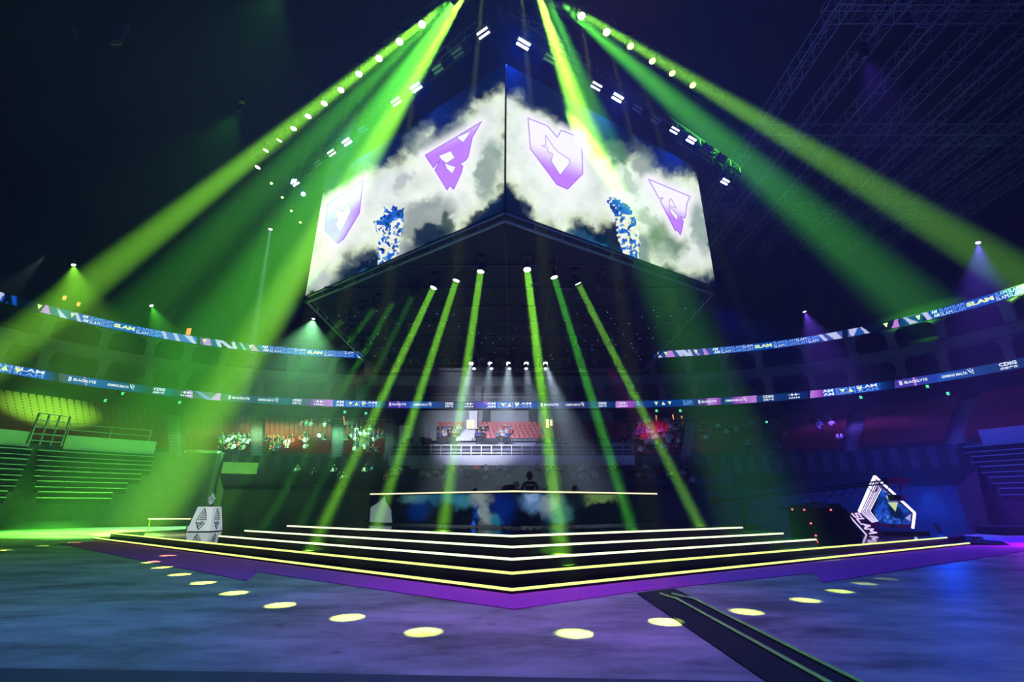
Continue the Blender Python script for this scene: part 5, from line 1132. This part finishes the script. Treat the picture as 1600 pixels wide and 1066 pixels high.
o = bulk.build('arena_seats', M['shaded_seat']); tag(o, 'rows upon rows of red plastic seats, darkened to paint in shade, filling the dim stands', 'seats', kind='stuff')
# ------------------------------------------------------------------ spectators
def spectator_mesh(pose):
    P = [(0, .08, .5, (.16, .13)), (0, .1, .72, (.15, .11)), (0, .1, .92, (.19, .11)), (0, .08, 1.05, .06), (0, .06, 1.12, .07), (0, .05, 1.24, (.085, .1)), (0, .06, 1.33, (.06, .08))]
    E_ = [(0, 1), (1, 2), (2, 3), (3, 4), (4, 5), (5, 6)]
    for sx in (-1, 1):
        j = len(P)
        up = pose == 1 or (pose == 2 and sx == 1)
        P += [(sx * .2, .08, .96, .065)] + ([(sx * .28, -.05, .85, .045), (sx * .2, -.22, 1.02, .035), (sx * .12, -.26, 1.12, .03)] if up else [(sx * .26, .0, .75, .045), (sx * .2, -.22, .66, .035), (sx * .1, -.32, .66, .03)])
        E_ += [(2, j), (j, j + 1), (j + 1, j + 2), (j + 2, j + 3)]
        j = len(P); P += [(sx * .11, -.1, .5, .085), (sx * .13, -.4, .5, .06), (sx * .13, -.42, .12, .045), (sx * .13, -.54, .05, .04)]; E_ += [(0, j), (j, j + 1), (j + 1, j + 2), (j + 2, j + 3)]
    me = skin_body(P, E_, 0, 0); assign(me, [M['skin'], M['skin'], M['hair'], M['blackcloth']], lambda c: 2 if (c.z > 1.27 or (c.z > 1.16 and c.y > .09)) else 1 if c.z > 1.07 and abs(c.x) < .12 else 1 if c.y < -.2 and c.z > .6 else 0 if c.z > .6 else 3)
    return me
SPM = [spectator_mesh(k) for k in (0, 1, 2)]
SH = {'white': (.7, .7, .72), 'black': (.015, .015, .02), 'grey': (.2, .2, .22), 'red': (.4, .04, .04), 'blue': (.05, .1, .4)}
SHM = {k: mat('shirt_' + k, v, .85) for k, v in SH.items()}
SPV = {}
for k in SH:
    for i, m_ in enumerate(SPM): c = m_.copy(); c.materials[0] = SHM[k]; SPV[k, i] = c
r4 = random.Random(23)
def spectator(p, rz, where, grp, pw=.3):
    k = 'white' if r4.random() < pw else r4.choice(['black', 'black', 'black', 'grey', 'red', 'blue']); i = r4.choice([0, 0, 1, 2])
    o = link('person', SPV[k, i]); o.location = p; o.rotation_euler = (0, 0, rz + r4.uniform(-.25, .25)); s_ = r4.uniform(.95, 1.08); o.scale = (s_,) * 3
    pose = ['hands in lap', 'hands at face', 'one hand up'][i]
    tag(o, 'person in %s shirt, %s, %s' % (k, pose, where), 'person', 'spectators ' + grp)
def fill(pool, px0, px1, y0, y1, n, where, grp, pw=.3, cx=None):
    c = []
    for s, off, h in pool:
        b = bowl(t_of_s(s), off, h + .9); x, y = proj(np.array(b)); x = float(x); y = float(y)
        if px0 < x < px1 and y0 < y < y1: c.append((s, off, h, x, y))
    r4.shuffle(c)
    for s, off, h, x, y in c[:n]: spectator(bowl(t_of_s(s), off, h), rz_at(s, off), where, grp, pw)
fill(UPS, 345, 460, 682, 722, 30, 'in the orange-lit seats at left', 'in the orange-lit seats', .45)
fill(UPS, 470, 520, 655, 735, 12, 'in the dim block by the pale aisle', 'in the dim block left of the pale aisle', .3)
fill(UPS, 528, 602, 655, 735, 50, 'in the crowded block left of centre', 'in the crowded block left of the centre stand', .25)
fill(UPS, 978, 1075, 655, 735, 45, 'in the purple-lit block', 'in the purple-lit block', .5)
fill(UPS, 1090, 1180, 660, 745, 25, 'in the dark block past the purple-lit one', 'in the dark block right of the purple-lit one', .3)
fill(UPS, 1185, 1330, 650, 745, 8, 'thinly spread in the dark stands at right', 'in the dark stands at right', .4)
fill(LOS, 600, 700, 722, 748, 20, 'in low rows under the wall, left', 'in the low rows under the white wall, left', .25)
fill(LOS, 700, 850, 722, 748, 18, 'in low rows under the wall, middle', 'in the low rows under the white wall, middle', .2)
fill(LOS, 850, 1090, 722, 748, 35, 'in low rows under the wall, right', 'in the low rows under the white wall, right', .35)
fill(LOS, 440, 600, 722, 748, 8, 'in the low dim rows left of the centre', 'in the low dim rows left', .3)
def medfill(px0, px1, n, where):
    c = [m for m in MED if px0 < float(proj(np.array([m[0], m[1], m[2]]))[0]) < px1 and m[2] < 9.8]; r4.shuffle(c)
    for x, y, h in c[:n]: spectator((x, y - .1, h), 0, where, 'in the red centre seats', .35)
medfill(683, 722, 14, 'in red seats left of the pale stairs'); medfill(743, 760, 8, 'in red seats right of the pale stairs'); medfill(775, 800, 8, 'in the middle of the red seats')
# crew desks with monitors on the media deck
for i, px in enumerate((640, 668, 690, 706, 750, 757, 764, 772, 790, 795, 846, 866, 880)):
    Y = YC + 1.7; x = X_at(px, Y, 8); w = [1.6, 1.2, 1.8, 1.2, .9, .8, .8, .8, .7, .8, 1.2, 1.6, 1.2][i]
    e = empty('crew_desk', (x, Y, 7.2), 'dark crew desk with monitor on the centre media deck, %s' % ('at its left part' if px < 720 else 'near its middle' if px < 800 else 'at its right part'), 'desk', 'crew desks on the media deck')
    mb = MB(); mb.box((0, 0, .72), (w, .7, .05)); mb.box((-w / 2 + .05, 0, .35), (.05, .6, .7)); mb.box((w / 2 - .05, 0, .35), (.05, .6, .7)); mb.build('table', M['black'], e)
    mb = MB(); mb.box((0, .1, 1.05), (min(w * .7, .8), .05, .42)); mb.bar((0, .12, .74), (0, .12, .9), .06); mb.build('monitor', M['dark'], e)
for px, lab in ((660, 'standing person in dark clothes at the left of the media deck'), (790, 'standing person in dark clothes on the media deck right of the middle'),):
    Y = YC + 2.8; x = X_at(px, Y, 8); e = empty('person', (x, Y, 7.2), lab, 'person')
    P = [(0, 0, .95, (.16, .12)), (0, 0, 1.2, (.15, .11)), (0, 0, 1.42, (.19, .12)), (0, 0, 1.55, .06), (0, -.01, 1.68, (.08, .1)), (0, 0, 1.77, (.05, .07))]; E_ = [(0, 1), (1, 2), (2, 3), (3, 4), (4, 5)]
    for sx in (-1, 1):
        j = len(P); P += [(sx * .21, 0, 1.42, .06), (sx * .27, 0, 1.15, .045), (sx * .24, -.15, .95, .035), (sx * .1, 0, .9, .09), (sx * .11, 0, .5, .06), (sx * .11, .02, .1, .045), (sx * .12, -.1, .04, .04)]; E_ += [(2, j), (j, j + 1), (j + 1, j + 2), (0, j + 3), (j + 3, j + 4), (j + 4, j + 5), (j + 5, j + 6)]
    me = skin_body(P, E_, 0, 0); assign(me, [M['blackcloth'], M['skin'], M['hair']], lambda c: 2 if c.z > 1.72 else 1 if c.z > 1.54 else 0); link('body', me, e)
